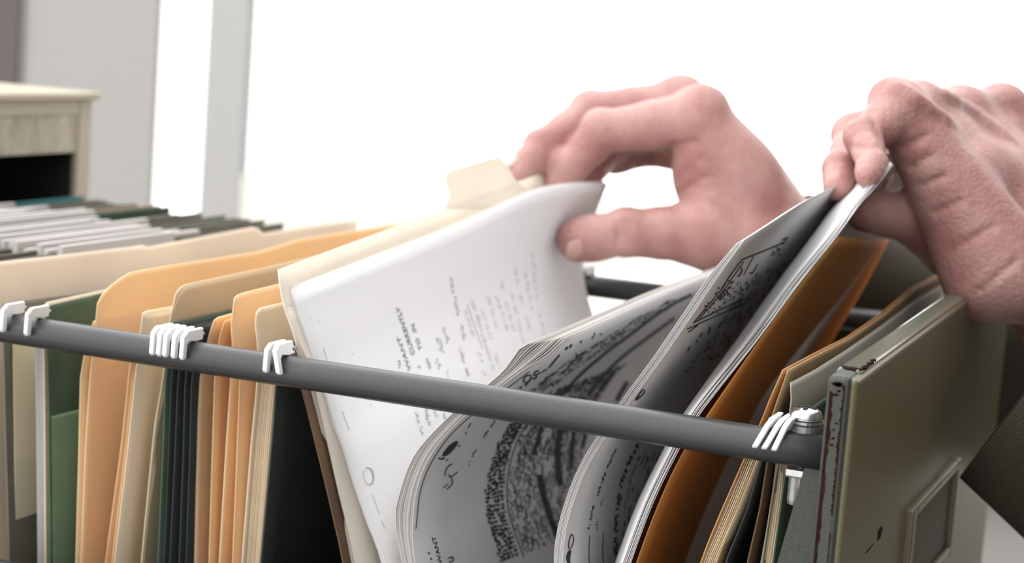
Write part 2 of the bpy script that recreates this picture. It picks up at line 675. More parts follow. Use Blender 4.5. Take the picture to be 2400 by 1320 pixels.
# pressed sheet steel front: outer face, returned edges
FTOP1 = FTOP + 0.0045
def zt_at(y):
    return FTOP + (FTOP1 - FTOP) * (y - FNEAR) / (FFAR - FNEAR)
def slab(name, x0, x1, y0, y1, drop, low, mat, parent, bevel):
    lo = (lambda y: FBOT) if low is None else (lambda y: zt_at(y) - low)
    V, Q = prism([(y0, lo(y0)), (y1, lo(y1)), (y1, zt_at(y1) - drop), (y0, zt_at(y0) - drop)], x0, x1, 0)
    return fix_normals(mesh(name, V, Q, mat, parent, bevel=bevel))
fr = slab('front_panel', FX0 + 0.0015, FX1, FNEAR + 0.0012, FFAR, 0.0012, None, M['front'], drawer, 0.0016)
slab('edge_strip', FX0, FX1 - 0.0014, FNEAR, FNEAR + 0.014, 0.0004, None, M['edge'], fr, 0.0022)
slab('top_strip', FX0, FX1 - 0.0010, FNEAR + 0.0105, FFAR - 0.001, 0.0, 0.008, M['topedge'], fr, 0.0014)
# rust chips along the corner
geo = []
def chip_band(x_edge, sgn, z0, z1, wmin, wmax, n, y):
    """ragged worn band along a vertical corner"""
    P_, R_ = [], []
    for i in range(n):
        z = z0 + (z1 - z0) * i / (n - 1)
        P_.append((x_edge, z))
        R_.append((x_edge + sgn * random.uniform(wmin, wmax), z + random.uniform(-0.4, 0.4) * abs(z1 - z0) / n))
    return prism(P_ + R_[::-1], y - 0.00012, y + 0.0006, 1)
yv = FNEAR
geo.append(chip_band(FX0 + 0.0012, 1, FBOT, FTOP - 0.005, 0.0007, 0.0014, 160, yv))
geo.append(chip_band(FX1 - 0.0032, -1, FTOP - 0.040, FTOP - 0.003, 0.0003, 0.0010, 60, yv))
geo.append(chip_band(FX1 - 0.0032, -1, FBOT + 0.03, FTOP - 0.045, 0.0, 0.0005, 120, yv))
for k in range(14):
    cx, cz = random.uniform(FX0 + 0.0025, FX1 - 0.0045), FTOP - 0.0022 - abs(random.gauss(0, 0.0015)) if k < 9 else FTOP - random.uniform(0.012, 0.022)
    r = random.uniform(0.0003, 0.0008)
    geo.append(prism([(cx + r * random.uniform(0.7, 1.9) * math.cos(a), cz + r * random.uniform(0.5, 1.1) * math.sin(a)) for a in np.linspace(0, 2 * math.pi, 9, endpoint=False)], yv - 0.00012, yv + 0.0006, 1))
for k in range(16):
    yy = FNEAR + 0.011 + 0.020 * (k / 15) + random.uniform(0, 0.001)
    zz = zt_at(yy)
    r = random.uniform(0.0004, 0.0009)
    cx = FX1 - 0.0014 - random.uniform(0, 0.0008)
    geo.append(prism([(cx + r * random.uniform(0.6, 1.1) * math.cos(a), yy + r * random.uniform(0.5, 0.9) * math.sin(a)) for a in np.linspace(0, 2 * math.pi, 8, endpoint=False)], zz - 0.0006, zz + 0.00012, 2))
for k in range(12):
    yy = FNEAR + 0.0108 + random.uniform(0, 0.0030)
    r = random.uniform(0.0004, 0.0009)
    cx = random.uniform(FX0 + 0.0015, FX1 - 0.002)
    geo.append(prism([(cx + r * random.uniform(0.8, 1.9) * math.cos(a), yy + r * random.uniform(0.5, 0.9) * math.sin(a)) for a in np.linspace(0, 2 * math.pi, 8, endpoint=False)], zt_at(yy) - 0.0006, zt_at(yy) + 0.00012, 2))
# scratch and chip on the face
fx = FX1
for loop in ([(2066, 1233), (2068, 1242), (2062, 1262), (2056, 1268), (2058, 1245)], [(2046, 1275), (2048, 1274), (2030, 1297), (2028, 1297)]):
    L = [at_x(p[0], p[1], fx) for p in loop]
    geo.append(prism([(p.y, p.z) for p in L], fx - 0.0002, fx + 0.00015, 0))
fix_normals(mesh('rust_chips', *merge(*geo), M['rust'], fr))
# label holder on the face
cnr = [at_x(px, py, fx) for px, py in ((2128, 1172), (2238, 1090))]
y0, y1, zt = cnr[0].y, cnr[1].y, 0.5 * (cnr[0].z + cnr[1].z)
zb = zt - 0.038
hold = boxes('label_holder', [((fx - 0.0005, y0, zb), (fx + 0.0026, y0 + 0.007, zt)), ((fx - 0.0005, y1 - 0.007, zb), (fx + 0.0026, y1, zt)),
                              ((fx - 0.0005, y0 + 0.007, zt - 0.0035), (fx + 0.0026, y1 - 0.007, zt)),
                              ((fx - 0.0005, y0 + 0.007, zb), (fx + 0.0026, y1 - 0.007, zb + 0.005))], M['darkframe'], drawer, bevel=0.0009)
boxes('label_card', [((fx - 0.0005, y0 + 0.006, zb + 0.004), (fx + 0.0005, y1 - 0.006, zt - 0.002))], M['cardslot'], hold)
# rails
RR = 0.0051
x_end = at_y(1885, 1050, 0).x
for yy in (0.0, FAR):
    r = mesh('rail', *tube_geo([(CABX, yy, RAIL_Z), (-0.1, yy, RAIL_Z), (x_end - 0.012, yy, RAIL_Z), (FX0 + 0.001, yy, RAIL_Z)], [RR, RR, RR, RR], 24), M['rail'], drawer, smooth=True)
# fixing bolt with washers and nut at the near rail end
bxp = at_y(1889, 985, 0.004)
bx0, by0 = bxp.x, 0.004


def lathe(prof, cx, cy, n=24):
    V, Q = [], []
    for r, z in prof:
        for k in range(n):
            a = 2 * math.pi * k / n
            V.append((cx + r * math.cos(a), cy + r * math.sin(a), z))
    for i in range(len(prof) - 1):
        for k in range(n):
            Q.append((i * n + k, i * n + (k + 1) % n, (i + 1) * n + (k + 1) % n, (i + 1) * n + k))
    Q.append(tuple(reversed(range(n))))
    Q.append(tuple((len(prof) - 1) * n + k for k in range(n)))
    return V, Q


zt = RAIL_Z + RR - 0.0008
bolt = mesh('bolt', *lathe([(0.0020, zt - 0.020), (0.0021, zt - 0.019), (0.0021, zt + 0.004), (0.0049, zt + 0.0042), (0.0050, zt + 0.0050), (0.0042, zt + 0.0064), (0.0030, zt + 0.0072), (0.0014, zt + 0.0075)], bx0, by0), M['zinc'], drawer, smooth=True)
boxes('cross_slot', [((bx0 - 0.0028, by0 - 0.0006, zt + 0.0062), (bx0 + 0.0028, by0 + 0.0006, zt + 0.0077)),
                     ((bx0 - 0.0006, by0 - 0.0028, zt + 0.0062), (bx0 + 0.0006, by0 + 0.0028, zt + 0.0077))], M['inside'], bolt)
mesh('washer', *lathe([(0.0030, zt + 0.0030), (0.0055, zt + 0.0031), (0.0056, zt + 0.0038), (0.0030, zt + 0.0040)], bx0, by0), M['zinc'], drawer, smooth=False)
mesh('bracket', *lathe([(0.0048, zt - 0.0005), (0.0052, zt + 0.0002), (0.0052, zt + 0.0022), (0.0046, zt + 0.0029)], bx0, by0), M['darkzinc'], drawer)
bn = RAIL_Z - RR
mesh('nut', *lathe([(0.0046, bn - 0.0035), (0.0050, bn - 0.0030), (0.0050, bn - 0.0012), (0.0044, bn - 0.0006)], bx0 - 0.001, by0, 6), M['zinc'], drawer)
mesh('thread', *lathe([(0.0022, bn - 0.012), (0.0024, bn - 0.011), (0.0024, bn - 0.0006), (0.0020, bn)], bx0 - 0.001, by0, 12), M['darkzinc'], drawer)
# sides and gusset of the tray
g0, g1, g2_ = at_y(1893, 1085, 0.002), at_y(1826, 1320, 0.002), at_y(1812, 1400, 0.002)
gus = mesh('side_gusset', *prism([(FX0 + 0.0005, g0.z), (FX0 + 0.0005, FBOT), (g2_.x - 0.05, FBOT), (g2_.x, g2_.z), (g1.x, g1.z), (g0.x, g0.z)], -0.001, 0.001, 1), M['edge'], drawer)
fix_normals(gus)
sz = at_y(0, 1311, -0.006).z
boxes('side_wall', [((CABX, -0.008, FBOT), (FX0, -0.006, sz))], M['rail'], drawer)
boxes('side_wall', [((CABX, FAR + 0.006, FBOT), (FX0, FAR + 0.008, sz))], M['rail'], drawer)
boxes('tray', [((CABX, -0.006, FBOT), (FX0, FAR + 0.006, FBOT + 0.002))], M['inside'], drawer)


# ------------------------------------------------------------------ folders
def hook_geo(x, y, sgn, z0, th=0.0017, lean=0.0):
    """white plastic tip: an arm over the rail and a finger down its outer side"""
    w = RR
    o = [(y - sgn * 0.0042, z0 + 0.0012), (y - sgn * 0.0042, z0 + 0.0052), (y + sgn * (w - 0.0002), z0 + 0.0052), (y + sgn * (w + 0.0024), z0 + 0.0034),
         (y + sgn * (w + 0.0028), z0 - 0.0034), (y + sgn * (w + 0.0020), z0 - 0.0043), (y + sgn * (w + 0.0004), z0 - 0.0040), (y + sgn * (w + 0.0003), z0 + 0.0006), (y + sgn * (w - 0.0010), z0 + 0.0016), (y, z0 + 0.0010)]
    V, Q = prism(o, x - th / 2, x + th / 2, 0)
    V = [(a + lean * (c - z0), b, c) for a, b, c in V]
    return V, Q


HOOK_Z = RAIL_Z + RR - 0.0010


def hanging(near, top, mat, hook_px, label, group=None, yn=0.012, lean=0.0, front=None, rod_dx=0.0, depth=0.262):
    """hanging folder: card, steel rod along its top, a white hook at each end"""
    o, ty, tz = leaf('hanging_folder', near, top, mat, yn=yn, depth=depth, thick=0.0006)
    tag(o, label, 'hanging folder', group)
    if hook_px:
        hx = at_y(hook_px[0], hook_px[1], -RR - 0.001).x
        for yy, sg in ((0.0, -1), (FAR, 1)):
            fix_normals(mesh('hook', *hook_geo(hx, yy, sg, HOOK_Z, lean=lean if sg < 0 else 0), M['plastic'], o, bevel=0.0004))
        for y0_, y1_ in ((0.003, 0.0060), (FAR - 0.0060, FAR - 0.003)):
            mesh('rod', *tube_geo([(hx - 0.0004, y0_, HOOK_Z + 0.0026), (hx - 0.0004, y1_, HOOK_Z + 0.0026)], 0.0008, 8), M['rod'], o, smooth=True)
    if front:
        f, _, _ = leaf('front_panel', front[0], front[1], front[2], yn=yn + 0.001, depth=depth - 0.002, thick=0.0006, parent=o)
    return o


def manila(near, top, mat, label, group=None, inner=None, **kw):
    o, ty, tz = leaf('manila_folder', near, top, M[mat], **kw)
    tag(o, label, 'folder', group)
    for i in inner or []:
        kw2 = dict(kw)
        leaf('inner_leaf', i[0], i[1], M[i[2] if len(i) > 2 else mat], parent=o, **{**kw2, 'yn': kw.get('yn', 0.016) + 0.001})
    return o


def ln(*p):
    return list(p)


# -- left end of the drawer
manila([(-40, 1320), (-45, 800), (-50, 628)],
       [(-50, 627), (-10, 615), (60, 607), (150, 597), (335, 575), (345, 579), (590, 533), (602, 535), (615, 547), (700, 533), (860, 512), (872, 520), (882, 536)],
       'rose', 'tall cream folder with long pale tabs, furthest left in the open drawer', depth=0.295)
hanging([(22, 1320), (12, 1000), (9, 820), (6, 714)], [(6, 713), (25, 709), (250, 679), (400, 655)], M['olive'], (10, 745),
        'dark olive hanging folder at the left edge of the open drawer')
manila([(37, 1320), (33, 1000), (30, 815), (29, 775)], [(29, 774), (90, 765), (200, 748)], 'butter', 'short pale cream folder between the olive and the green hanging folders', )
g = [leaf('page', [(88 + 3 * k + random.uniform(-1, 1), 1320), (85 + 3 * k, 900), (83 + 3 * k, 790)], [(83 + 3 * k, 789), (200, 770)], M['grey_paper'], yn=0.0165 + random.uniform(0, 0.0006), thick=0.0003)[0] for k in range(8)]


def document(pages, label, group=None, name='paper_document'):
    b = empty(name, (pages[0].data.vertices[0].co.x, 0.14, BOTTOM))
    tag(b, label, 'papers', group)
    for p in pages:
        p.parent = b
        p.matrix_parent_inverse = Matrix.Translation(b.location).inverted()
    return b


document(g, 'thin stack of grey-white papers just left of the green hanging folder')
manila([(107, 1320), (104, 950), (101, 719)], [(101, 718), (112, 708), (250, 678), (420, 645)], 'cream', 'cream folder whose pale edge shows over the green hanging folder', yn=0.0145)
hanging([(119, 1320), (114, 950), (109, 722)], [(109, 720), (125, 714), (250, 685), (420, 652)], M['green'], (67, 765), 'mid-green hanging folder with a lighter front flap',
        front=([(125, 1320), (121, 1100), (119, 977)], [(119, 976), (195, 957), (300, 935)], M['lightgreen']))
manila([(178, 1320), (184, 1100), (189, 880), (204, 800), (219, 756)], [(219, 754), (240, 745), (420, 712)], 'peach', 'low peach folder directly in front of the green hanging folder')
manila([(190, 1320), (200, 1050), (211, 880), (222, 790), (226, 735), (229, 712)],
       [(229, 711), (240, 690), (258, 671), (285, 651), (303, 640), (340, 632), (450, 614), (590, 592), (605, 590), (640, 580), (700, 561), (870, 535)],
       'peach', 'tall orange-peach folder with a big rounded tab, left of the cluster of five hooks', depth=0.28)
manila([(247, 1320), (284, 1050), (303, 870), (312, 800)], [(312, 799), (400, 784)], 'orange', 'pair of orange folder leaves tucked against the tall peach folder',
       inner=[([(262, 1320), (294, 1050), (312, 870), (320, 800)], [(320, 800), (400, 786)], 'orange')])
manila([(268, 1320), (300, 1050), (317, 880), (328, 790), (334, 737)], [(334, 735), (344, 729), (395, 720), (520, 698)], 'cream',
       'pale cream folder with doubled top edge, left of the cluster of five hooks', inner=[([(274, 1320), (306, 1050), (323, 880), (334, 790), (340, 742)], [(340, 740), (396, 730), (520, 708)])])
manila([(331, 1320), (362, 1000), (383, 880), (392, 790), (398, 752)], [(398, 750), (403, 712), (412, 688), (424, 673), (436, 667), (520, 649), (620, 628), (700, 609), (800, 588)], 'tan',
       'tan folder with a tall rounded tab rising behind the five white hooks',
       inner=[([(336, 1320), (367, 1000), (388, 880), (398, 790), (404, 752)], [(404, 750), (410, 714), (420, 690), (432, 676), (445, 669), (520, 653), (620, 632), (700, 613), (800, 592)])])
hk = [(361, 812), (377, 815), (391, 822), (411, 822), (431, 824)]
ordn = ['first from the left', 'second from the left', 'middle one', 'second from the right', 'last on the right']
for k in range(5):
    bt = [370, 384, 398, 420, 436][k]
    md = [388, 401, 417, 434, 449][k]
    tp = [403, 416, 431, 450, 468][k]
    ty_ = [757, 762, 767, 768, 768][k]
    col = [M['lightgreen'], M['green'], M['green'], M['brown'], M['olive']][k]
    hanging([(bt, 1320), ((bt + md) / 2 + 2, 1080), (md, 890), (tp, ty_ + 2)], [(tp, ty_), (tp + 90, ty_ - 20), (tp + 200, ty_ - 43)],
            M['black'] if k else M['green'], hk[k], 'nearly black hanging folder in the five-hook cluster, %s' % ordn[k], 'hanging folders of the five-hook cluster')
manila([(456, 1320), (463, 1000), (469, 880), (486, 800), (494, 772), (502, 752)], [(502, 751), (512, 744), (548, 734), (720, 700)], 'peach', 'peach folder standing just right of the five white hooks')
manila([(490, 1320), (498, 1050), (503, 890), (512, 800), (520, 772), (527, 754)], [(527, 753), (545, 747), (720, 712)], 'orange', 'narrow orange folder behind the tall-tabbed peach folder')
manila([(514, 1320), (530, 1050), (541, 890), (545, 800), (541, 772), (549, 702)], [(549, 700), (556, 692), (575, 685), (650, 667), (760, 645)], 'peach', 'peach folder with a notched square tab, beside the leaning white page')
manila([(545, 1320), (555, 1080), (562, 890), (566, 852)], [(566, 850), (700, 825)], 'orange', 'orange folder hidden by the rail, left of the bundle of old sheets')
manila([(567, 1320), (588, 1050), (602, 905), (606, 825), (598, 762), (601, 735)], [(601, 733), (610, 722), (656, 711), (800, 682)], 'cream', 'pale peach folder with a low tab, directly left of the pair of hooks')
g = [leaf('page', [(572 + 4.4 * k + random.uniform(-1.5, 1.5), 1320), (593 + 4.6 * k, 1050), (607 + 4.4 * k, 905), (613 + 4.4 * k, 850)], [(613 + 4.4 * k, 848 + random.uniform(-3, 4)), (760, 815)], M['oldpaper'], yn=0.017 + random.uniform(0, 0.001), thick=0.0003)[0] for k in range(9)]
document(g, 'bundle of brownish old sheets beside the wide black hanging folder')
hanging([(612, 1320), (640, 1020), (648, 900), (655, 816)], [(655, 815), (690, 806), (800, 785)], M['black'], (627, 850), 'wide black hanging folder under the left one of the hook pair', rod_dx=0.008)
hanging([(806, 1320), (760, 1122), (714, 935), (694, 868), (672, 808)], [(672, 806), (690, 800), (790, 780)], M['brown'], (652, 848),
        'brown hanging folder leaning left beneath the open cream folder', lean=-0.28, rod_dx=0.016)

# -- the lifted cream folder with its white pages
def sheet(name, rails, mat, parent=None, thick=0.0002, n=44, mc=16):
    return mesh(name, *loft_geo(rails, n, mc), mat, parent, smooth=True, thick=thick)


PY0, PYF = 0.020, 0.262
mn = [(815, 1330), (770, 1140), (722, 935), (702, 860), (690, 790), (664, 715), (655, 660), (652, 632)]
near = down(px_y(mn, PY0 - 0.004), 0.11)
far = down(px_y([(1400, 900), (1350, 745), (1325, 610), (1310, 490), (1300, 395)], PYF), 0.13)


def lifted(name, near, far, mat, parent=None, tab=None, ytop=None):
    """leaf lifted at its far end; an optional tab rises from the upper edge"""
    V, Q = loft_geo([near, far], 44, 25)
    o = mesh(name, V, Q, mat, parent, smooth=True, thick=0.0005)
    return o


fo = lifted('manila_folder', near, far, M['ivory'])
tag(fo, 'cream folder lifted open by the hand in the middle, with a square tab', 'folder')
# its tab, on the plane of the upper edge
e0, e1 = near[-1], far[-1]


def on_edge_plane(px, py, a, b, c):
    n_ = (b - a).cross(c - a).normalized()
    r = ray(px, py)
    return CAM + r * ((a - CAM).dot(n_) / r.dot(n_))


tabpx = [(1040, 490), (1052, 462), (1050, 440), (1042, 418), (1046, 405), (1060, 398), (1160, 368), (1172, 368), (1186, 384), (1205, 420), (1240, 450), (1200, 480)]
tp = [on_edge_plane(a, b, e0, e1, near[-4]) for a, b in tabpx]
mesh('tab', tp, [tuple(range(len(tp)))], M['ivory'], fo, thick=0.0005)
for k, off in enumerate((14, 27)):
    nr_ = down(px_y([(p[0] + off * (0.7 + 0.5 * i / 7 if i < 4 else 0.25) , p[1] + (6 if i > 4 else 0) * k) for i, p in enumerate(mn[:6])], PY0 - 0.003), 0.11)
    fr_ = down(px_y([(1405 + off, 900), (1360 + off, 760), (1335 + off / 2, 640)], PYF), 0.13)
    sheet('inner_leaf', [nr_, fr_], M['ivory'], fo, 0.0005)

pn = [(908, 1340), (872, 1240), (838, 1142), (812, 1057), (787, 998), (763, 925), (745, 880), (722, 800), (700, 735), (686, 684)]
pf = [(1440, 900), (1412, 800), (1386, 725), (1366, 640), (1372, 570), (1400, 490), (1425, 431)]
pages = []
for k in range(3):
    d = Vector((-0.0012 * k, 0.0006 * k, 0.0005 * k))
    near = down(shifted(px_y(pn, PY0), d), 0.10)
    far = down(shifted(px_y(pf, PYF), d), 0.12)
    mid1 = [a.lerp(b, 0.42) for a, b in zip([Vector(q) for q in catmull(near, 24)], [Vector(q) for q in catmull(far, 24)])]
    mid2 = [a.lerp(b, 0.74) for a, b in zip([Vector(q) for q in catmull(near, 24)], [Vector(q) for q in catmull(far, 24)])]
    for i in range(24):
        w = (i / 23) ** 2
        mid1[i] += Vector((0.001 * w, 0, 0.0030 * w))
        mid2[i] += Vector((-0.0005 * w, 0, 0.0062 * w))
    pages.append(sheet('page', [near, mid1, mid2, far], M['paper'], mc=28))
WHITE = pages[0]
document(pages, 'bright white typed pages held between thumb and fingers in the middle', name='paper_document')

# -- first curled bundle
ni = [(975, 1345), (966, 1248), (978, 1142), (1016, 1057), (1088, 976), (1179, 903), (1233, 863), (1281, 834), (1325, 792)]
no = [(947, 1345), (927, 1227), (935, 1163), (973, 1065), (1058, 972), (1140, 905), (1184, 865), (1216, 819), (1238, 806)]
pages = []
NP = 13
for k in range(NP):
    u = k / (NP - 1)
    w = u + (0.05 * math.sin(9 * u) if 0 < k < NP - 1 else 0)
    pr = [(a[0] * (1 - w) + b[0] * w, a[1] * (1 - w) + b[1] * w) for a, b in zip(ni, no)]
    near = down(px_y(pr, 0.018 + 0.0008 * (random.random() if k else 0)), 0.08, 0.2)
    far = shifted(near, (-0.001, 0.262, 0.0055))
    mid = [a.lerp(b, 0.5) + Vector((0, 0, 0.0015)) for a, b in zip(near, far)]
    pages.append(sheet('page', [near, mid, far], M['copy'] if k % 3 == 0 else (M['grey_paper'] if k % 3 == 1 else M['oldpaper2']), n=48, mc=12))
CURL = pages[0]
document(pages, 'thick curled bundle of printed pages sagging below the rail, right of the white pages')

# -- second curled bundle
oo = [(1298, 1345), (1300, 1290), (1312, 1220), (1350, 1110), (1402, 1020), (1460, 935), (1530, 840), (1600, 738), (1660, 650), (1725, 572)]
oi = [(1316, 1345), (1320, 1290), (1331, 1220), (1369, 1110), (1421, 1022), (1481, 937), (1551, 842), (1621, 740), (1685, 645), (1745, 562)]
pages = []
for k in range(7):
    u = k / 6
    pr = [(a[0] * (1 - u) + b[0] * u, a[1] * (1 - u) + b[1] * u) for a, b in zip(oi, oo)]
    near = down(px_y(pr, 0.018 + 0.0006 * (random.random() if k else 0)), 0.08, 0.2)
    far = shifted(near, (0.0, 0.25, 0.010))
    q1 = [a.lerp(b, 0.5) + Vector((-0.003, 0, 0.004)) for a, b in zip(near, far)]
    pages.append(sheet('page', [near, q1, far], M['grey_paper'] if k % 2 else M['copy'], n=48, mc=14))
SECOND = pages[0]
document(pages, 'curled bundle with scribbled upper corner, between the two other bundles')

# -- third bundle, pulled up by the hand on the right
pp = [(1470, 1345, .022), (1530, 1180, .022), (1590, 1060, .022), (1640, 970, .023), (1774, 800, .052), (1870, 670, .078), (1963, 555, .104), (2016, 480, .125), (2050, 440, .136), (2092, 388, .148)]
ps = [(1468, 1345, .06), (1527, 1180, .06), (1586, 1060, .06), (1634, 970, .062), (1752, 800, .10), (1842, 670, .128), (1925, 555, .155), (1978, 480, .175), (2022, 430, .188), (2076, 360, .20)]
pages = []
for k in range(6):
    near = down([p + Vector((-0.0005 * k, 0.0005 * random.random(), 0.0004 * random.uniform(-1, 2))) for p in px_y(pp)], 0.08, 0.2)
    sil = down([p + Vector((-0.0005 * k, 0, 0)) for p in px_y(ps)], 0.08, 0.2)
    far = [p + Vector((0.006, 0.10, -0.004)) for p in sil]
    pages.append(sheet('page', [near, sil, far], M['paper'] if k % 2 else M['grey_paper'], n=48, mc=14))
document(pages[::-1], 'steeply leaning bundle of pages pinched by the hand on the right')

# -- amber folder under it
qn = [(1484, 1345, .024), (1545, 1180, .024), (1602, 1060, .024), (1660, 972, .026), (1777, 803, .053), (1872, 674, .079), (1964, 556, .105)]
qf = [(1760, 1200, .27), (1840, 1010, .27), (1950, 800, .27), (2018, 685, .27), (2082, 562, .27)]
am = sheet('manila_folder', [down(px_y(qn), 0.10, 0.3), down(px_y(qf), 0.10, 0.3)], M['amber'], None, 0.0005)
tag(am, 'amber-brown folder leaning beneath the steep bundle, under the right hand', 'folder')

# -- folders by the drawer front
def edges(n, b0, b1, t0, t1, top, mat, label, yn=0.017):
    g = []
    for k in range(n):
        u = k / max(1, n - 1)
        bt = (b0[0] * (1 - u) + b1[0] * u, b0[1])
        tt = (t0[0] * (1 - u) + t1[0] * u, t0[1] * (1 - u) + t1[1] * u)
        g.append(leaf('page', [bt, ((bt[0] + tt[0]) / 2 + 3, (bt[1] + tt[1]) / 2), tt], [tt, (tt[0] + 160, tt[1] - 60)], mat, yn=yn + random.uniform(0, 0.001), thick=0.0003)[0])
    return document(g, label)


edges(8, (1644, 1320), (1676, 1320), (1752, 1058), (1784, 1066), None, M['oldpaper'], 'stack of tan sheets standing right of the amber folder')
manila([(1640, 1320), (1690, 1200), (1745, 1075), (1783, 992), (1803, 940), (1834, 870)], [(1834, 868), (1905, 830), (1985, 790), (2060, 738), (2132, 678)], 'shaded_orange',
       'manila folder shaded brown-orange with doubled edge, behind the three white hooks', yn=0.016,
       inner=[([(1676, 1320), (1727, 1200), (1778, 1075), (1804, 992), (1822, 940), (1846, 871)], [(1846, 868), (1915, 832), (1995, 790), (2070, 738), (2140, 680)], 'shaded_manila')])
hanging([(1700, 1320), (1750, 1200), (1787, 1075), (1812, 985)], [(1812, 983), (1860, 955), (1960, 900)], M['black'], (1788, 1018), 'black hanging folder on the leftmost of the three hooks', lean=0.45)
hanging([(1752, 1320), (1780, 1200), (1800, 1075), (1830, 985)], [(1830, 983), (1875, 957), (1970, 905)], M['brown'], (1810, 1022), 'brown hanging folder on the middle one of the three hooks', lean=0.45)
edges(5, (1783, 1320), (1808, 1320), (1821, 1072), (1838, 1078), None, M['oldpaper'], 'thin stack of tan sheets beside the drawer front')
manila([(1785, 1320), (1822, 1085), (1849, 985), (1855, 940), (1853, 898)], [(1853, 897), (1880, 883), (1912, 866), (1985, 820), (2060, 768), (2145, 703)], 'shaded_tan',
       'tan folder shaded grey-beige with a cut corner next to the drawer front', yn=0.0155)
hanging([(1812, 1320), (1845, 1075), (1862, 985)], [(1862, 983), (1935, 933), (2040, 870)], M['green'], (1830, 1026), 'dark green hanging folder on the hook nearest the drawer front', lean=0.35)

# ------------------------------------------------------------------ the cabinet the drawer belongs to
CY0, CY1 = -0.030, 0.305
ctop = at_y(220, 215, CY1).z
bar = at_y(178, 356, CY1 - 0.012).z
cab = empty('filing_cabinet', (CABX - 0.3, 0.14, 0))
tag(cab, 'beige steel filing cabinet with a dark open drawer slot', 'cabinet')
b = 0.012
boxes('body', [((CABX - 0.6, CY0, 0), (CABX, CY0 + b, ctop - 0.004)), ((CABX - 0.6, CY1 - b, 0), (CABX, CY1, ctop - 0.004)),
               ((CABX - 0.6, CY0 + b, 0), (CABX - 0.58, CY1 - b, ctop - 0.004)),
               ((CABX - 0.58, CY0 + b, ctop - 0.012), (CABX, CY1 - b, ctop - 0.004))], M['beige'], cab, bevel=0.001)
boxes('top_bar', [((CABX - 0.008, CY0 + b, bar), (CABX - 0.001, CY1 - b, ctop - 0.010))], M['beige_gloss'], cab)
boxes('top_lip', [((CABX - 0.6, CY0 - 0.001, ctop - 0.004), (CABX + 0.004, CY1 + 0.001, ctop))], M['beige'], cab, bevel=0.001)
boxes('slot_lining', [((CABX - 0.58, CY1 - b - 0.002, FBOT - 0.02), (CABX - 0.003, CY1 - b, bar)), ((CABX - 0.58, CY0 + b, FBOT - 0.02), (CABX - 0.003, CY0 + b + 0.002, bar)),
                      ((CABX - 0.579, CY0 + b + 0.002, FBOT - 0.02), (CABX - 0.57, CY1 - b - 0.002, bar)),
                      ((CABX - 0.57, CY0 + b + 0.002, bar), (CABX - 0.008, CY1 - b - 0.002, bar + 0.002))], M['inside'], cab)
zc = FBOT - 0.02
for k in range(3):
    boxes('lower_front', [((CABX - 0.05, CY0 + b, zc - 0.30 * (k + 1) + (0.05 if k == 2 else 0)), (CABX + 0.012, CY1 - b, zc - 0.30 * k - 0.006))], M['beige'], cab, bevel=0.002)

# hanging folders further back in the drawer, by the cabinet
tops = [at_y(190, 462, 0.270), at_y(655, 527, 0.270)]
NF = 26
for k in range(NF):
    u = k / (NF - 1)
    x = tops[0].x + (tops[1].x - tops[0].x) * u
    zt = tops[0].z + (tops[1].z - tops[0].z) * u - 0.0005 + 0.0016 * random.uniform(-1, 1)
    kind = 'teal' if k < 2 else ('tan' if k == 9 else ('green' if k in (11, 20) else 'olive'))
    if kind == 'green':
        zt += 0.002
    lean = 0.10 * random.uniform(0.3, 1.0)
    V, Q = [], []
    ph = random.uniform(0, 6)
    for j in range(9):
        y = 0.012 + 0.260 * j / 8
        for i in range(5):
            z = zt - 0.20 * (1 - i / 4)
            V.append((x + lean * (z - zt) + 0.0008 * math.sin(j * 0.8 + ph), y, z))
    for j in range(8):
        for i in range(4):
            a = j * 5 + i
            Q.append((a, a + 5, a + 6, a + 1))
    lab = {'teal': 'teal hanging folder without a tab at the back of the drawer, nearest the dark slot', 'tan': 'tan hanging folder among the blurred grey ones at the back of the drawer',
           'green': 'very dark green hanging folder among the blurred grey ones at the back', 'olive': 'grey-olive hanging folder with a white tab, blurred, at the back of the drawer'}[kind]
    o = mesh('hanging_folder', V, Q, M[kind] if kind != 'tan' else M['tanhang'], None, thick=0.0009)
    tag(o, lab, 'hanging folder', 'blurred hanging folders at the back of the drawer')
    # wide white tab with its folded front
    ya, yb = 0.085 + 0.006 * random.random(), 0.180 + 0.030 * random.random() - 0.01 * u
    hh = 0.0022 + 0.0012 * random.random()
    if kind != 'teal': boxes('tab', [((x + 0.0006, ya, zt - 0.012), (x + 0.0030, yb, zt + hh))], M['tabwhite'] if k % 5 else M['grey_paper'], o)
    for yy, sg in ((0.0, -1), (FAR, 1)):
        fix_normals(mesh('hook', *hook_geo(x, yy, sg, HOOK_Z), M['plastic'], o))
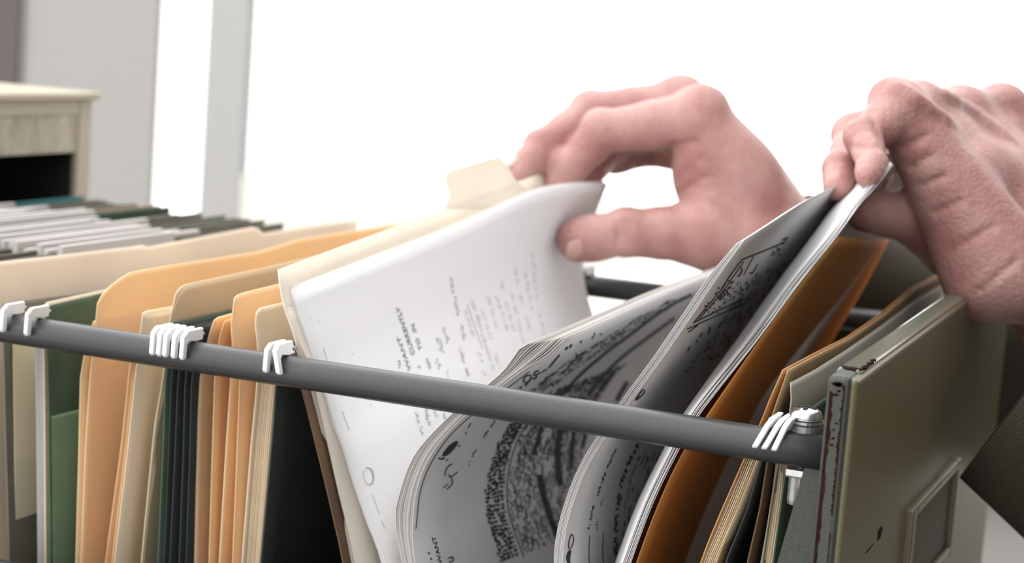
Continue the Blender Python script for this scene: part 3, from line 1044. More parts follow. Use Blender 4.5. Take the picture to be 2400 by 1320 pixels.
#@@PART3
# ------------------------------------------------------------------ the person: signed-distance modelling of hands
class Field:
    def __init__(self, lo, hi, h):
        self.h = h
        self.lo = np.array(lo, float)
        self.n = np.ceil((np.array(hi, float) - self.lo) / h).astype(int) + 1
        self.v = np.full(self.n, 1.0, np.float32)

    def box(self, lo, hi):
        a = np.clip(np.floor((lo - self.lo) / self.h).astype(int), 0, self.n - 1)
        b = np.clip(np.ceil((hi - self.lo) / self.h).astype(int) + 1, 1, self.n)
        if np.any(b <= a):
            return None, None
        sl = tuple(slice(int(p), int(q)) for p, q in zip(a, b))
        ax = [(self.lo[k] + self.h * np.arange(a[k], b[k])).astype(np.float32) for k in range(3)]
        return sl, np.meshgrid(*ax, indexing='ij', sparse=True)

    def apply(self, sl, d, k, neg=False):
        v = self.v[sl]
        if neg:                     # smooth subtraction
            d = -d
            h = np.clip(0.5 - 0.5 * (d - v) / k, 0, 1) if False else np.clip(0.5 + 0.5 * (d - v) / k, 0, 1)
            self.v[sl] = v * (1 - h) + d * h + k * h * (1 - h)
        else:
            h = np.clip(0.5 + 0.5 * (d - v) / k, 0, 1)
            self.v[sl] = d * (1 - h) + v * h - k * h * (1 - h)

    def cone(self, a, b, ra, rb, k=0.003, neg=False):
        a, b = np.array(a, float), np.array(b, float)
        pad = max(ra, rb) + 2.2 * k + 3 * self.h + 0.003
        sl, g = self.box(np.minimum(a, b) - pad, np.maximum(a, b) + pad)
        if sl is None:
            return
        e = b - a
        L2 = float(e @ e) + 1e-12
        px_, py_, pz_ = (g[i] - a[i] for i in range(3))
        t = np.clip((px_ * e[0] + py_ * e[1] + pz_ * e[2]) / L2, 0, 1)
        d = np.sqrt((px_ - t * e[0]) ** 2 + (py_ - t * e[1]) ** 2 + (pz_ - t * e[2]) ** 2) - (ra + (rb - ra) * t)
        self.apply(sl, d, k, neg)

    def ell(self, c, r, axes=None, k=0.004, neg=False):
        c = np.array(c, float)
        r = np.array(r, float)
        A = np.eye(3)
        if axes is not None:
            e1 = Vector(axes[0]).normalized()
            e2 = Vector(axes[1])
            e2 = (e2 - e1 * e2.dot(e1)).normalized()
            A = np.array([tuple(e1), tuple(e2), tuple(e1.cross(e2))])
        pad = r.max() + 2.2 * k + 3 * self.h + 0.003
        sl, g = self.box(c - pad, c + pad)
        if sl is None:
            return
        q = [g[i] - c[i] for i in range(3)]
        l = [(q[0] * A[j, 0] + q[1] * A[j, 1] + q[2] * A[j, 2]) / r[j] for j in range(3)]
        k0 = np.sqrt(l[0] ** 2 + l[1] ** 2 + l[2] ** 2)
        k1 = np.sqrt((l[0] / r[0]) ** 2 + (l[1] / r[1]) ** 2 + (l[2] / r[2]) ** 2) + 1e-9
        self.apply(sl, (k0 * (k0 - 1) / k1).astype(np.float32), k, neg)

    def union(self, other, k):
        h = np.clip(0.5 + 0.5 * (other.v - self.v) / k, 0, 1)
        self.v = other.v * (1 - h) + self.v * h - k * h * (1 - h)

    def surface(self):
        v = self.v
        s = v < 0
        n = np.array(s.shape) - 1
        cnt = np.zeros(n, np.int8)
        for i in (0, 1):
            for j in (0, 1):
                for k in (0, 1):
                    cnt += s[i:i + n[0], j:j + n[1], k:k + n[2]]
        mask = (cnt > 0) & (cnt < 8)
        idx = np.full(n, -1, np.int64)
        I, J, K = np.nonzero(mask)
        idx[mask] = np.arange(len(I))
        acc = np.zeros((len(I), 3))
        num = np.zeros(len(I))
        C = [(i, j, k) for i in (0, 1) for j in (0, 1) for k in (0, 1)]
        for a in C:
            for b in C:
                d = [b[q] - a[q] for q in range(3)]
                if sum(d) != 1 or min(d) < 0:
                    continue
                va = v[I + a[0], J + a[1], K + a[2]]
                vb = v[I + b[0], J + b[1], K + b[2]]
                ok = (va < 0) != (vb < 0)
                t = np.where(ok, va / np.where(ok, va - vb, 1), 0)
                for q in range(3):
                    acc[:, q] += np.where(ok, a[q] + d[q] * t, 0)
                num += ok
        P = self.lo + self.h * (np.stack([I, J, K], 1) + acc / num[:, None])
        faces = []
        for ax in range(3):
            o1, o2 = [(1, 2), (2, 0), (0, 1)][ax]
            sa = [slice(1, -1)] * 3
            sb = [slice(1, -1)] * 3
            sa[ax] = slice(0, -1)
            sb[ax] = slice(1, None)
            A, B = s[tuple(sa)], s[tuple(sb)]
            for flip in (False, True):
                e = np.nonzero((A & ~B) if not flip else (~A & B))
                p = [e[0].copy(), e[1].copy(), e[2].copy()]
                for q in range(3):
                    if q != ax:
                        p[q] += 1

                def cell(d1, d2):
                    w = [p[0], p[1], p[2]]
                    w[o1] = w[o1] + d1
                    w[o2] = w[o2] + d2
                    return idx[w[0], w[1], w[2]]
                f = np.stack([cell(-1, -1), cell(0, -1), cell(0, 0), cell(-1, 0)], 1)
                faces.append(f[:, ::-1] if flip else f)
        Fc = np.vstack(faces)
        Fc = Fc[(Fc >= 0).all(1)]
        # light smoothing
        nb = np.zeros_like(P)
        ct = np.zeros(len(P))
        for _ in range(2):
            nb[:] = 0
            ct[:] = 0
            for a, b in ((0, 1), (1, 2), (2, 3), (3, 0)):
                np.add.at(nb, Fc[:, a], P[Fc[:, b]])
                np.add.at(ct, Fc[:, a], 1)
                np.add.at(nb, Fc[:, b], P[Fc[:, a]])
                np.add.at(ct, Fc[:, b], 1)
            P = 0.5 * P + 0.5 * nb / ct[:, None]
        return P, Fc


def J3(*l):
    return [at_depth(*p) for p in l]


def nailgeo(center, along, normal, L, W, thick=0.0007):
    """small curved nail plate"""
    along = Vector(along).normalized()
    normal = (Vector(normal) - along * Vector(normal).dot(along)).normalized()
    side = along.cross(normal)
    V, Q = [], []
    nu, nv = 9, 9
    for i in range(nu):
        u = -1 + 2 * i / (nu - 1)
        for j in range(nv):
            w = -1 + 2 * j / (nv - 1)
            q = (abs(u) ** 3.2 + abs(w) ** 3.2) ** (1 / 3.2)
            m_ = max(abs(u), abs(w))
            uu, ww = (u * m_ / q, w * m_ / q) if q > 0 else (0, 0)
            V.append(Vector(center) + along * (uu * L / 2) + side * (ww * W / 2) + normal * (-(ww ** 2) * W * 0.20 - (max(0, -uu) ** 2) * 0.0003))
    for i in range(nu - 1):
        for j in range(nv - 1):
            a = i * nv + j
            Q.append((a, a + 1, a + nv + 1, a + nv))
    return V, Q


def finger(fd, pts, rad, dorsal, k=0.0022):
    """segments, knuckle swellings and the creases on the inner side"""
    for i in range(len(pts) - 1):
        a, b = Vector(pts[i]), Vector(pts[i + 1])
        mid = a.lerp(b, 0.5)
        rm = 0.5 * (rad[i] + rad[i + 1]) * (0.955 if i < len(pts) - 2 else 1.0)
        fd.cone(a, mid, rad[i], rm, k)
        fd.cone(mid, b, rm, rad[i + 1], k)
    dorsal = Vector(dorsal).normalized()
    for i in range(1, len(pts) - 1):
        a, p, b = Vector(pts[i - 1]), Vector(pts[i]), Vector(pts[i + 1])
        out = ((p - a).normalized() + (p - b).normalized())
        d = (out.normalized() if out.length > 0.15 else dorsal)
        fd.ell(p + d * rad[i] * 0.30, [rad[i] * 0.86] * 3, None, 0.003)
        ax = (b - a).cross(d).normalized()
        c = p - d * rad[i] * 1.02
        fd.cone(c - ax * rad[i] * 0.9, c + ax * rad[i] * 0.9, 0.0006, 0.0006, 0.0012, neg=True)


def crease(f, pa, pb, sink=0.0004, r=0.0005, k=0.0022):
    """skin fold: a shallow groove that follows the surface between two photo points"""
    for i in range(9):
        q = Vector(ray(pa[0] + (pb[0] - pa[0]) * i / 8, pa[1] + (pb[1] - pa[1]) * i / 8))
        hit = None
        for d in np.arange(0.60, 0.95, 0.0006):
            P = CAM + q * float(d)
            ii = np.round((np.array(P) - f.lo) / f.h).astype(int)
            if np.all(ii >= 0) and np.all(ii < f.n) and f.v[tuple(ii)] < 0:
                hit = P
                break
        if hit is not None:
            yield hit + q.normalized() * sink


def fold(f, pa, pb, r=0.0004, **kw):
    H = list(crease(f, pa, pb, sink=-0.00015, **kw))
    for i in range(len(H) - 1):
        f.cone(H[i], H[i + 1], r, r, 0.0018, neg=True)


RES = 0.0011
# ---- right hand (middle of the photo), seen from its thumb side
R_wr, R_arm = J3((1838, 582, .862), (2120, 815, .905))
Rt = J3((1765, 590, .853), (1640, 545, .836), (1462, 548, .824), (1352, 564, .818))
Ri = J3((1640, 275, .838), (1412, 310, .840), (1340, 388, .842), (1300, 452, .846))
Rm = J3((1592, 250, .860), (1386, 264, .860), (1272, 345, .848), (1214, 412, .838))
Rr = J3((1590, 290, .880), (1455, 318, .884), (1400, 372, .876), (1385, 400, .866))
Rp = J3((1625, 350, .897), (1520, 350, .899), (1468, 365, .893), (1440, 380, .886))
allp = np.array([tuple(p) for p in [R_wr, R_arm] + Rt + Ri + Rm + Rr + Rp])
fd = Field(allp.min(0) - 0.045, allp.max(0) + 0.045, RES)
up_r = Vector((0.25, 0.1, 0.95))
fd.cone(R_arm, R_wr, 0.026, 0.0200, 0.006)
fd.cone(R_arm + Vector((0, .014, .0)), R_wr + Vector((0.0, .014, .0)), 0.024, 0.0180, 0.006)
for c, r0, r1 in ((Ri[0], .0165, .0135), (Rm[0], .0165, .0130), (Rr[0], .0160, .0125), (Rp[0], .0155, .0118)):
    fd.cone(R_wr, c, r0, r1, 0.007)
fd.ell(R_wr.lerp(Ri[0], 0.52) + Vector((0, 0.012, -0.008)), (0.036, 0.026, 0.019), ((Ri[0] - R_wr), Vector((0, 1, 0)), up_r), 0.012)
# thumb ball and web
fd.cone(R_wr, Rt[0], 0.0185, 0.0185, 0.008)
fd.cone(Rt[0], Rt[1], 0.0190, 0.0145, 0.008)
web = Rt[1].lerp(Ri[0], 0.5) + (R_wr - Rt[1]) * 0.30
fd.ell(web, (0.026, 0.012, 0.022), (R_wr - web, Vector((0, 1, 0)), Ri[0] - Rt[1]), 0.010)
th = Field.__new__(Field)
th.h, th.lo, th.n, th.v = fd.h, fd.lo, fd.n, np.full(fd.n, 1.0, np.float32)
finger(th, Rt[1:], [.0138, .0100, .0086], up_r)
th.ell(Rt[3].lerp(Rt[2], 0.25), (.0125, .0090, .0098), (Rt[3] - Rt[2], CF, CU), 0.003)
fd.union(th, 0.006)
for pts, rad in ((Ri, [.0124, .0093, .0076, .0066]), (Rm, [.0124, .0094, .0077, .0066]), (Rr, [.0122, .0094, .0080, .0070]), (Rp, [.0112, .0080, .0068, .0060])):
    th.v[:] = 1.0
    finger(th, pts, rad, up_r)
    fd.union(th, 0.0032)
# knuckle, extensor line and creases by the thumb
fd.ell(Ri[0] + Vector((0.001, 0, 0.0065)), (.0085, .0075, .0062), None, 0.006)
fd.ell(Rm[0] + Vector((0.001, 0, 0.0070)), (.0080, .0075, .0062), None, 0.006)
fd.cone(Ri[0] + Vector((0.0, 0, 0.0100)), R_wr + Vector((0.0, .004, 0.0165)), .0020, .0014, 0.005)
for a, b in (((1545, 462), (1640, 372)), ((1552, 474), (1665, 410)), ((1462, 518), (1466, 580)), ((1474, 516), (1479, 582)), ((1449, 520), (1451, 578)), ((1560, 345), (1632, 330))):
    fold(fd, a, b)
RP, RF = fd.surface()

# ---- left hand (right of the photo), seen from its little-finger side
L_wu, L_wr = J3((2395, 650, .722), (2520, 545, .790))
L_arm = at_depth(2650, 935, .722)
Lp = J3((2108, 262, .716), (2028, 322, .702), (2042, 385, .688), (2034, 414, .680))
Lr = J3((2150, 262, .742), (2006, 318, .730), (1972, 400, .710), (1962, 438, .700))
Lm = J3((2250, 272, .766), (2110, 320, .776), (2050, 395, .772), (2040, 425, .768))
Li = J3((2345, 262, .790), (2210, 335, .806), (2140, 390, .800), (2110, 410, .795))
Lt = J3((2400, 600, .765), (2235, 575, .750), (2118, 505, .738), (2030, 494, .733))
allp = np.array([tuple(p) for p in [L_wu, L_wr, L_arm] + Lp + Lr + Lm + Li + Lt])
f2 = Field(allp.min(0) - 0.045, allp.max(0) + 0.045, RES)
f2.cone(L_arm, L_wu.lerp(L_wr, 0.30), 0.026, 0.0195, 0.006)
f2.cone(L_arm, L_wu.lerp(L_wr, 0.75), 0.026, 0.0190, 0.006)
for c, w, r0, r1 in ((Lp[0], 0.0, .0165, .0098), (Lr[0], 0.35, .0165, .0105), (Lm[0], 0.7, .0165, .0108), (Li[0], 1.0, .0160, .0110)):
    a = L_wu.lerp(L_wr, w)
    f2.cone(a, c, r0, r1, 0.008)
for w in (0.25, 0.55):            # flesh between the hand bones keeps the back flat
    a, b = L_wu.lerp(L_wr, 0.5).lerp(Lp[0], w), L_wu.lerp(L_wr, 0.5).lerp(Li[0], w)
    f2.cone(a, b, .0155 - .004 * w, .0155 - .004 * w, 0.010)
f2.cone(at_depth(2150, 325, .724), at_depth(2318, 640, .722), .0100, .0185, 0.008)       # little-finger edge of the palm
f2.cone(L_wr, Lt[0], .018, .017, 0.008)
f2.cone(Lt[0], Lt[1], .018, .0125, 0.008)
th = Field.__new__(Field)
th.h, th.lo, th.n, th.v = f2.h, f2.lo, f2.n, np.full(f2.n, 1.0, np.float32)
finger(th, Lt[1:], [.0120, .0096, .0082], -CU)
f2.union(th, 0.005)
for pts, rad in ((Li, [.0112, .0088, .0074, .0064]), (Lm, [.0112, .0090, .0076, .0066]), (Lr, [.0106, .0082, .0063, .0053]), (Lp, [.0096, .0068, .0052, .0045])):
    th.v[:] = 1.0
    finger(th, pts, rad, CU - CR)
    f2.union(th, 0.0026)
f2.ell(at_depth(2088, 226, .718), (.0078, .0078, .0070), None, 0.006)
for a, b in ((Lp[0], Lr[0]), (Lr[0], Lm[0]), (Lm[0], Li[0])):      # the row of knuckles
    f2.cone(a, b, .0098, .0098, 0.006)
    f2.cone(a.lerp(L_wu.lerp(L_wr, .5), .2), b.lerp(L_wu.lerp(L_wr, .5), .2), .0098, .0098, 0.006)
for pa, pb in (((2085, 196), (2230, 290)), ((2215, 222), (2370, 330))):      # sinews running back from them
    H = list(crease(f2, pa, pb, sink=0.0011))
    for i in range(len(H) - 1):
        f2.cone(H[i], H[i + 1], 0.0017 - 0.00009 * i, 0.0017 - 0.00009 * (i + 1), 0.004)
for a, b in (((2112, 352), (2172, 318)), ((2128, 395), (2190, 362)), ((2150, 440), (2215, 412)), ((2185, 500), (2255, 470)), ((2225, 590), (2330, 530)),
             ((2285, 690), (2385, 610)), ((2040, 262), (2066, 330)), ((1985, 343), (2064, 347))):
    fold(f2, a, b)
LP, LF = f2.surface()

person = empty('person', (0.62, 0.22, 0.0))
tag(person, 'person in a brown checked jacket reaching both hands into the open drawer', 'person')
V = np.vstack([RP, LP])
Fc = np.vstack([RF, LF + len(RP)])
body = mesh('body', V, [tuple(int(i) for i in f) for f in Fc], M['skin'], person, smooth=True)
# nails
nails = [(Rt[3] - (Rt[3] - Rt[2]).normalized() * 0.0005 - CF * 0.0076 - CU * 0.0050, Rt[3] - Rt[2], -CF * 0.85 - CU * 0.6, .0115, .0100),
         (Rm[3].lerp(Rm[2], 0.22) - CR * 0.0058 - CF * 0.0022 + CU * 0.0032, Rm[3] - Rm[2], -CR - CF * 0.45 + CU * 0.4, .0105, .0090)]
for c, al, no_, L, W in nails:
    mesh('fingernail', *nailgeo(c, al, no_, L, W), M['nail'], body, smooth=True, thick=0.0008)


# ---- clothing
def garment(name, rings, mat, parent, n=96, cell=0.00095, open_ends=True):
    """tube of cloth through oval rings: (centre, half-axis a, half-axis b)"""
    V, Q, UV = [], [], []
    cent = catmull([r[0] for r in rings], 60)
    A = catmull([r[1] for r in rings], 60)
    B = catmull([r[2] for r in rings], 60)
    run = 0
    for i in range(60):
        if i:
            run += np.linalg.norm(cent[i] - cent[i - 1])
        circ = math.pi * (np.linalg.norm(A[i]) + np.linalg.norm(B[i]))
        for k in range(n + 1):
            t = 2 * math.pi * k / n
            fold = 1 + 0.02 * math.sin(5 * t + i * 0.35) * min(1, i / 10) + 0.014 * math.sin(3 * t - i * 0.7) * min(1, i / 10)
            V.append(cent[i] + (A[i] * math.cos(t) + B[i] * math.sin(t)) * fold)
            UV.append((k / n * round(circ0 / cell) * 0.5 if i else k / n * 0, run / cell * 0.5))
        if i == 0:
            circ0 = circ
            for k in range(n + 1):
                UV[k] = (k / n * round(circ0 / cell) * 0.5, 0)
    for i in range(59):
        for k in range(n):
            a = i * (n + 1) + k
            Q.append((a, a + 1, a + n + 2, a + n + 1))
    return mesh(name, V, Q, mat, parent, smooth=True, thick=0.0016, uvs=UV)


def ring(c, d, a, b_, roll=0.0):
    """oval ring around direction d: a along the upper side, b_ across"""
    d = Vector(d).normalized()
    u = Vector((0, 0, 1))
    u = (u - d * u.dot(d)).normalized()
    s = d.cross(u)
    u2, s2 = u * math.cos(roll) + s * math.sin(roll), s * math.cos(roll) - u * math.sin(roll)
    return (Vector(c), u2 * a, s2 * b_)


sh_r = Vector((0.50, 0.45, 1.43))
sh_l = Vector((0.50, 0.03, 1.43))
# left sleeve: wide cuff hanging around the forearm
c0 = at_depth(2470, 832, .640)
edge = at_depth(2251, 1128, .634) - c0
axd = (at_depth(2770, 1112, .655) - c0).normalized()
edge = edge - axd * edge.dot(axd)
side = ray(2330, 1010).normalized() * edge.length * 1.0
c0 = c0 + side * 0.9
el_l = Vector((0.60, 0.0, 1.04))
c2 = c0 + axd * 0.10
rings = [(c0, edge, side), (c0 + axd * 0.05, edge * 1.03, side), (c2, edge * 1.08, side * 1.02), (el_l, edge * 1.2, side * 1.1),
         ring(sh_l + Vector((0, 0.03, -0.04)), (0.2, 0.2, 1), 0.075, 0.075, math.pi)]
rings[4] = (rings[4][0], edge.normalized() * 0.075, side.normalized() * 0.075)
jk = garment('jacket', rings, M['cloth'], person)
# right sleeve, behind the lifted folders
w0 = at_depth(1838, 578, .866)
d0 = (at_depth(2150, 850, .91) - w0).normalized()
rings = [ring(w0, d0, 0.0275, 0.034), ring(at_depth(1990, 705, .885), d0, 0.034, 0.040), ring(at_depth(2170, 800, .915), d0, 0.048, 0.050),
         ring(at_depth(2480, 860, .955), d0, 0.060, 0.060), ring(Vector((0.55, 0.50, 1.06)), (0.6, 0.05, 0.5), 0.064, 0.064), ring(sh_r + Vector((0, -0.03, -0.04)), (0.2, -0.2, 1), 0.076, 0.076)]
garment('sleeve', rings, M['cloth'], jk)
rings = [(Vector((x, 0.24, z)), Vector((a, 0, a * 0.25)), Vector((0, w, 0))) for x, z, a, w in
         ((0.70, 0.80, 0.14, 0.19), (0.66, 1.0, 0.135, 0.19), (0.58, 1.2, 0.14, 0.21), (0.50, 1.38, 0.12, 0.22), (0.46, 1.47, 0.09, 0.17), (0.44, 1.52, 0.055, 0.06))]
garment('jacket_front', rings, M['cloth'], jk)  # unseen torso, leaned in to block light on the drawer front
for yy in (0.14, 0.34):
    rings = [(Vector((0.74, yy, 0.05)), Vector((0.07, 0, 0)), Vector((0, 0.06, 0))), (Vector((0.72, yy, 0.48)), Vector((0.075, 0, 0)), Vector((0, 0.07, 0))), (Vector((0.74, yy, 0.92)), Vector((0.11, 0, 0)), Vector((0, 0.10, 0)))]
    garment('trouser_leg', rings, M['trouser'], person, n=32)
#@@PART4
# ------------------------------------------------------------------ printing and handwriting on the pages
class Ink:
    """strokes traced over a page, laid down on its surface"""
    def __init__(self, page):
        me = page.data
        self.page = page
        self.t = BVHTree.FromPolygons([v.co.copy() for v in me.vertices], [tuple(p.vertices) for p in me.polygons])
        self.V, self.Q = [], []

    def put(self, px, py):
        loc, n, i, d = self.t.ray_cast(CAM, ray(px, py).normalized())
        if loc is None:
            return None
        if n.dot(loc - CAM) > 0:
            n = -n
        return loc + n * 0.00022

    def poly(self, pts):
        P = [self.put(*p) for p in pts]
        if any(p is None for p in P):
            return
        b = len(self.V)
        self.V += P
        self.Q.append(tuple(range(b, b + len(P))))

    def stroke(self, pts, w=2.5, taper=False, step=9.0):
        if len(pts) > 2:
            C = catmull([(p[0], p[1], 0) for p in pts], max(3, int(sum(math.hypot(pts[i + 1][0] - pts[i][0], pts[i + 1][1] - pts[i][1]) for i in range(len(pts) - 1)) / step) + 2))
            pts = [(c[0], c[1]) for c in C]
        elif math.hypot(pts[1][0] - pts[0][0], pts[1][1] - pts[0][1]) > 2 * step:
            n = int(math.hypot(pts[1][0] - pts[0][0], pts[1][1] - pts[0][1]) / step) + 1
            pts = [(pts[0][0] + (pts[1][0] - pts[0][0]) * i / n, pts[0][1] + (pts[1][1] - pts[0][1]) * i / n) for i in range(n + 1)]
        L, R = [], []
        n = len(pts)
        for i, p in enumerate(pts):
            a, b = pts[max(i - 1, 0)], pts[min(i + 1, n - 1)]
            dx, dy = b[0] - a[0], b[1] - a[1]
            l = math.hypot(dx, dy) or 1
            h = 0.5 * w * (1 if not taper else 0.35 + 0.65 * math.sin(math.pi * (i + 0.5) / n))
            L.append(self.put(p[0] - dy / l * h, p[1] + dx / l * h))
            R.append(self.put(p[0] + dy / l * h, p[1] - dx / l * h))
        for i in range(n - 1):
            q = [L[i], L[i + 1], R[i + 1], R[i]]
            if any(a is None for a in q):
                continue
            b = len(self.V)
            self.V += q
            self.Q.append((b, b + 1, b + 2, b + 3))

    def text(self, s, org, e1, e2):
        """built-in lettering: org = start of the line, e1 / e2 = one em along and up, in photo pixels"""
        cu = bpy.data.curves.new('lettering', 'FONT')
        cu.body = s
        cu.resolution_u = 3
        ob = bpy.data.objects.new('lettering', cu)
        COL.objects.link(ob)
        bpy.context.view_layer.update()
        me = bpy.data.meshes.new_from_object(ob.evaluated_get(bpy.context.evaluated_depsgraph_get()))
        P = [self.put(org[0] + v.co.x * e1[0] + v.co.y * e2[0], org[1] + v.co.x * e1[1] + v.co.y * e2[1]) for v in me.vertices]
        if all(p is not None for p in P):
            b = len(self.V)
            self.V += P
            self.Q += [tuple(b + i for i in f.vertices) for f in me.polygons]
        bpy.data.objects.remove(ob)
        bpy.data.curves.remove(cu)
        bpy.data.meshes.remove(me)

    def ticks(self, curve, pitch, size, w, gap=0.18, run=(3, 9), jit=0.25, heavy=1.0):
        """a line of print too small to read: broken into word-long runs of little marks"""
        C = catmull([(p[0], p[1], 0) for p in curve], 400)
        L = np.r_[0, np.cumsum(np.hypot(np.diff(C[:, 0]), np.diff(C[:, 1])))]
        s = random.uniform(0, 3 * pitch)
        left = random.randint(*run)
        while s < L[-1] - pitch:
            if left <= 0:
                s += pitch * random.uniform(1.0, 1.8)
                left = random.randint(*run)
                if random.random() < gap:
                    s += pitch * random.uniform(2, 6)
                continue
            x, y = np.interp(s, L, C[:, 0]), np.interp(s, L, C[:, 1])
            x2, y2 = np.interp(s + 1, L, C[:, 0]), np.interp(s + 1, L, C[:, 1])
            tx, ty = x2 - x, y2 - y
            l = math.hypot(tx, ty) or 1
            tx, ty = tx / l, ty / l
            nx, ny = W_DIR
            for _ in range(1 if random.random() > heavy * 0.5 else 2):
                a = random.uniform(-0.5, 0.1) * size
                b = a + random.uniform(0.35, 0.9) * size
                j = random.uniform(-jit, jit) * pitch
                if random.random() < 0.5:
                    self.stroke([(x + nx * a + tx * j, y + ny * a + ty * j), (x + nx * b, y + ny * b)], w)
                else:
                    c = random.uniform(-0.5, 0.5) * size
                    self.stroke([(x + nx * c - tx * pitch * 0.4, y + ny * c - ty * pitch * 0.4), (x + nx * c + tx * pitch * 0.4, y + ny * c + ty * pitch * 0.4)], w)
            s += pitch
            left -= 1

    def done(self, mat):
        """the marks become part of the page's own mesh"""
        if not self.V:
            return
        me = self.page.data
        me.materials.append(mat)
        slot = len(me.materials) - 1
        bmx = bmesh.new()
        bmx.from_mesh(me)
        vs = [bmx.verts.new(v) for v in self.V]
        for q in self.Q:
            try:
                f = bmx.faces.new([vs[i] for i in q])
            except ValueError:
                continue
            f.material_index = slot
        bmx.to_mesh(me)
        bmx.free()


def shift_curve(c, d):
    return [(x + d * W_DIR[0], y + d * W_DIR[1]) for x, y in c]


# white typed page: lines run up the page
W_DIR = (0.94, -0.30)
ik = Ink(WHITE)
gk = Ink(WHITE)


def up_line(ink, s, top, bot, size):
    """lettering that starts at bot and climbs to top"""
    dx, dy = top[0] - bot[0], top[1] - bot[1]
    n = max(1, len(s)) * 0.60
    ink.text(s, bot, (dx / n, dy / n), (-size * 0.94, size * 0.32))


up_line(ik, 'CURRENTLY', (936, 723), (972, 832), 13)
up_line(ik, 'IN', (968, 754), (976, 778), 13)
up_line(ik, 'TO', (981, 796), (989, 819), 12)
up_line(ik, 'WANT', (942, 806), (963, 868), 12)
lines = [((931, 843), (941, 872), 7), ((997, 838), (1009, 874), 8), ((977, 851), (986, 872), 8), ((1025, 789), (1038, 838), 8), ((1015, 828), (1033, 876), 8),
         ((1038, 766), (1054, 815), 8), ((1061, 771), (1067, 790), 8), ((1074, 810), (1097, 888), 7), ((1051, 637), (1075, 745), 6), ((1076, 752), (1093, 808), 7)]
for a, b, z in lines:
    gk.ticks([a, ((a[0] + b[0]) / 2, (a[1] + b[1]) / 2), b], 6.6, z, 1.8, run=(4, 7), heavy=1.4)
lines = [((1087, 720), (1130, 856)), ((1103, 699), (1156, 869)), ((1115, 730), (1150, 858)), ((1129, 727), (1151, 800)), ((1141, 691), (1172, 800)), ((1159, 684), (1190, 780)),
         ((1173, 658), (1205, 790)), ((1197, 689), (1228, 812)), ((1205, 614), (1213, 671)), ((1218, 691), (1248, 800)), ((1228, 627), (1246, 738)), ((1244, 583), (1257, 702)), ((1259, 725), (1277, 787)),
         ((1045, 868), (1052, 890)), ((1130, 868), (1140, 890)), ((1160, 830), (1172, 870))]
fk = Ink(WHITE)
for a, b in lines:
    fk.ticks([a, ((a[0] + b[0]) / 2, (a[1] + b[1]) / 2), b], 4.6, 6.0, 1.5, run=(3, 7), heavy=1.2)
fk.stroke([(1094, 714), (1112, 766), (1130, 818)], 1.3)
# below the rail
for a, b in (((972, 968), (990, 1026)), ((995, 960), (1012, 1015)), ((1015, 960), (1024, 985)), ((1040, 972), (1046, 988))):
    gk.ticks([a, ((a[0] + b[0]) / 2, (a[1] + b[1]) / 2), b], 7, 7, 1.8, run=(4, 6), heavy=1.4)
# punched hole and a faint fold
gk.stroke([(858, 1096), (866, 1098), (872, 1108), (874, 1122), (870, 1135), (864, 1137)], 3.2, taper=True)
fk.stroke([(857, 1098), (850, 1106), (851, 1120), (857, 1132), (863, 1137)], 1.4)
for a, b in (((757, 815), (775, 880)), ((801, 965), (818, 1010)), ((872, 1160), (888, 1205)), ((893, 1222), (901, 1240))):
    fk.stroke([a, b], 1.1)
for x, y in ((866, 950), (725, 745), (745, 752), (825, 830)):
    fk.stroke([(x, y), (x + 1.8, y + 1.5)], 1.8)
ik.done(M['softink'])
gk.done(M['greyink'])
fk.done(M['paleink'])

# first curled page
W_DIR = (0.93, -0.36)
ik = Ink(CURL)
gk = Ink(CURL)
head = [(1245, 935), (1218, 962), (1196, 995), (1168, 1041), (1147, 1101), (1139, 1156), (1142, 1214), (1159, 1271), (1178, 1325)]
for d in (2, 13, 24, 35):
    ik.ticks(shift_curve(head, d), 9.5, 11.5, 3.2, gap=0.08, run=(5, 13), heavy=1.9)
    ik.ticks(shift_curve(head, d + 4), 10.5, 9, 2.6, gap=0.1, run=(5, 13), heavy=1.2)
gk.stroke(shift_curve(head, 52), 2.0)
for i in range(17):
    d = 60 + 11.0 * i
    gk.ticks(shift_curve(head, d), 6.5, 8.5, 2.1, gap=0.22, run=(3, 12), heavy=1.5)
    if i % 3:
        ik.ticks(shift_curve(head, d + 4), 6.5, 6.0, 1.9, gap=0.55, run=(2, 8), heavy=1.4)
for pts, w in (([(1264, 1113), (1272, 1159), (1287, 1208), (1305, 1256)], 14), ([(1315, 1000), (1308, 1035), (1306, 1075), (1312, 1138)], 14), ([(1272, 985), (1260, 1030), (1248, 1067)], 7),
               ([(1316, 926), (1359, 878), (1422, 824), (1475, 785), (1560, 722), (1620, 690)], 6.5), ([(1376, 930), (1415, 878), (1463, 832), (1519, 790), (1580, 745)], 7),
               ([(1444, 940), (1456, 918), (1470, 895)], 10), ([(1396, 930), (1414, 902), (1440, 872)], 7), ([(1345, 1010), (1338, 1060), (1339, 1100)], 9), ([(1372, 1018), (1364, 1050)], 8)):
    ik.stroke(pts, w)
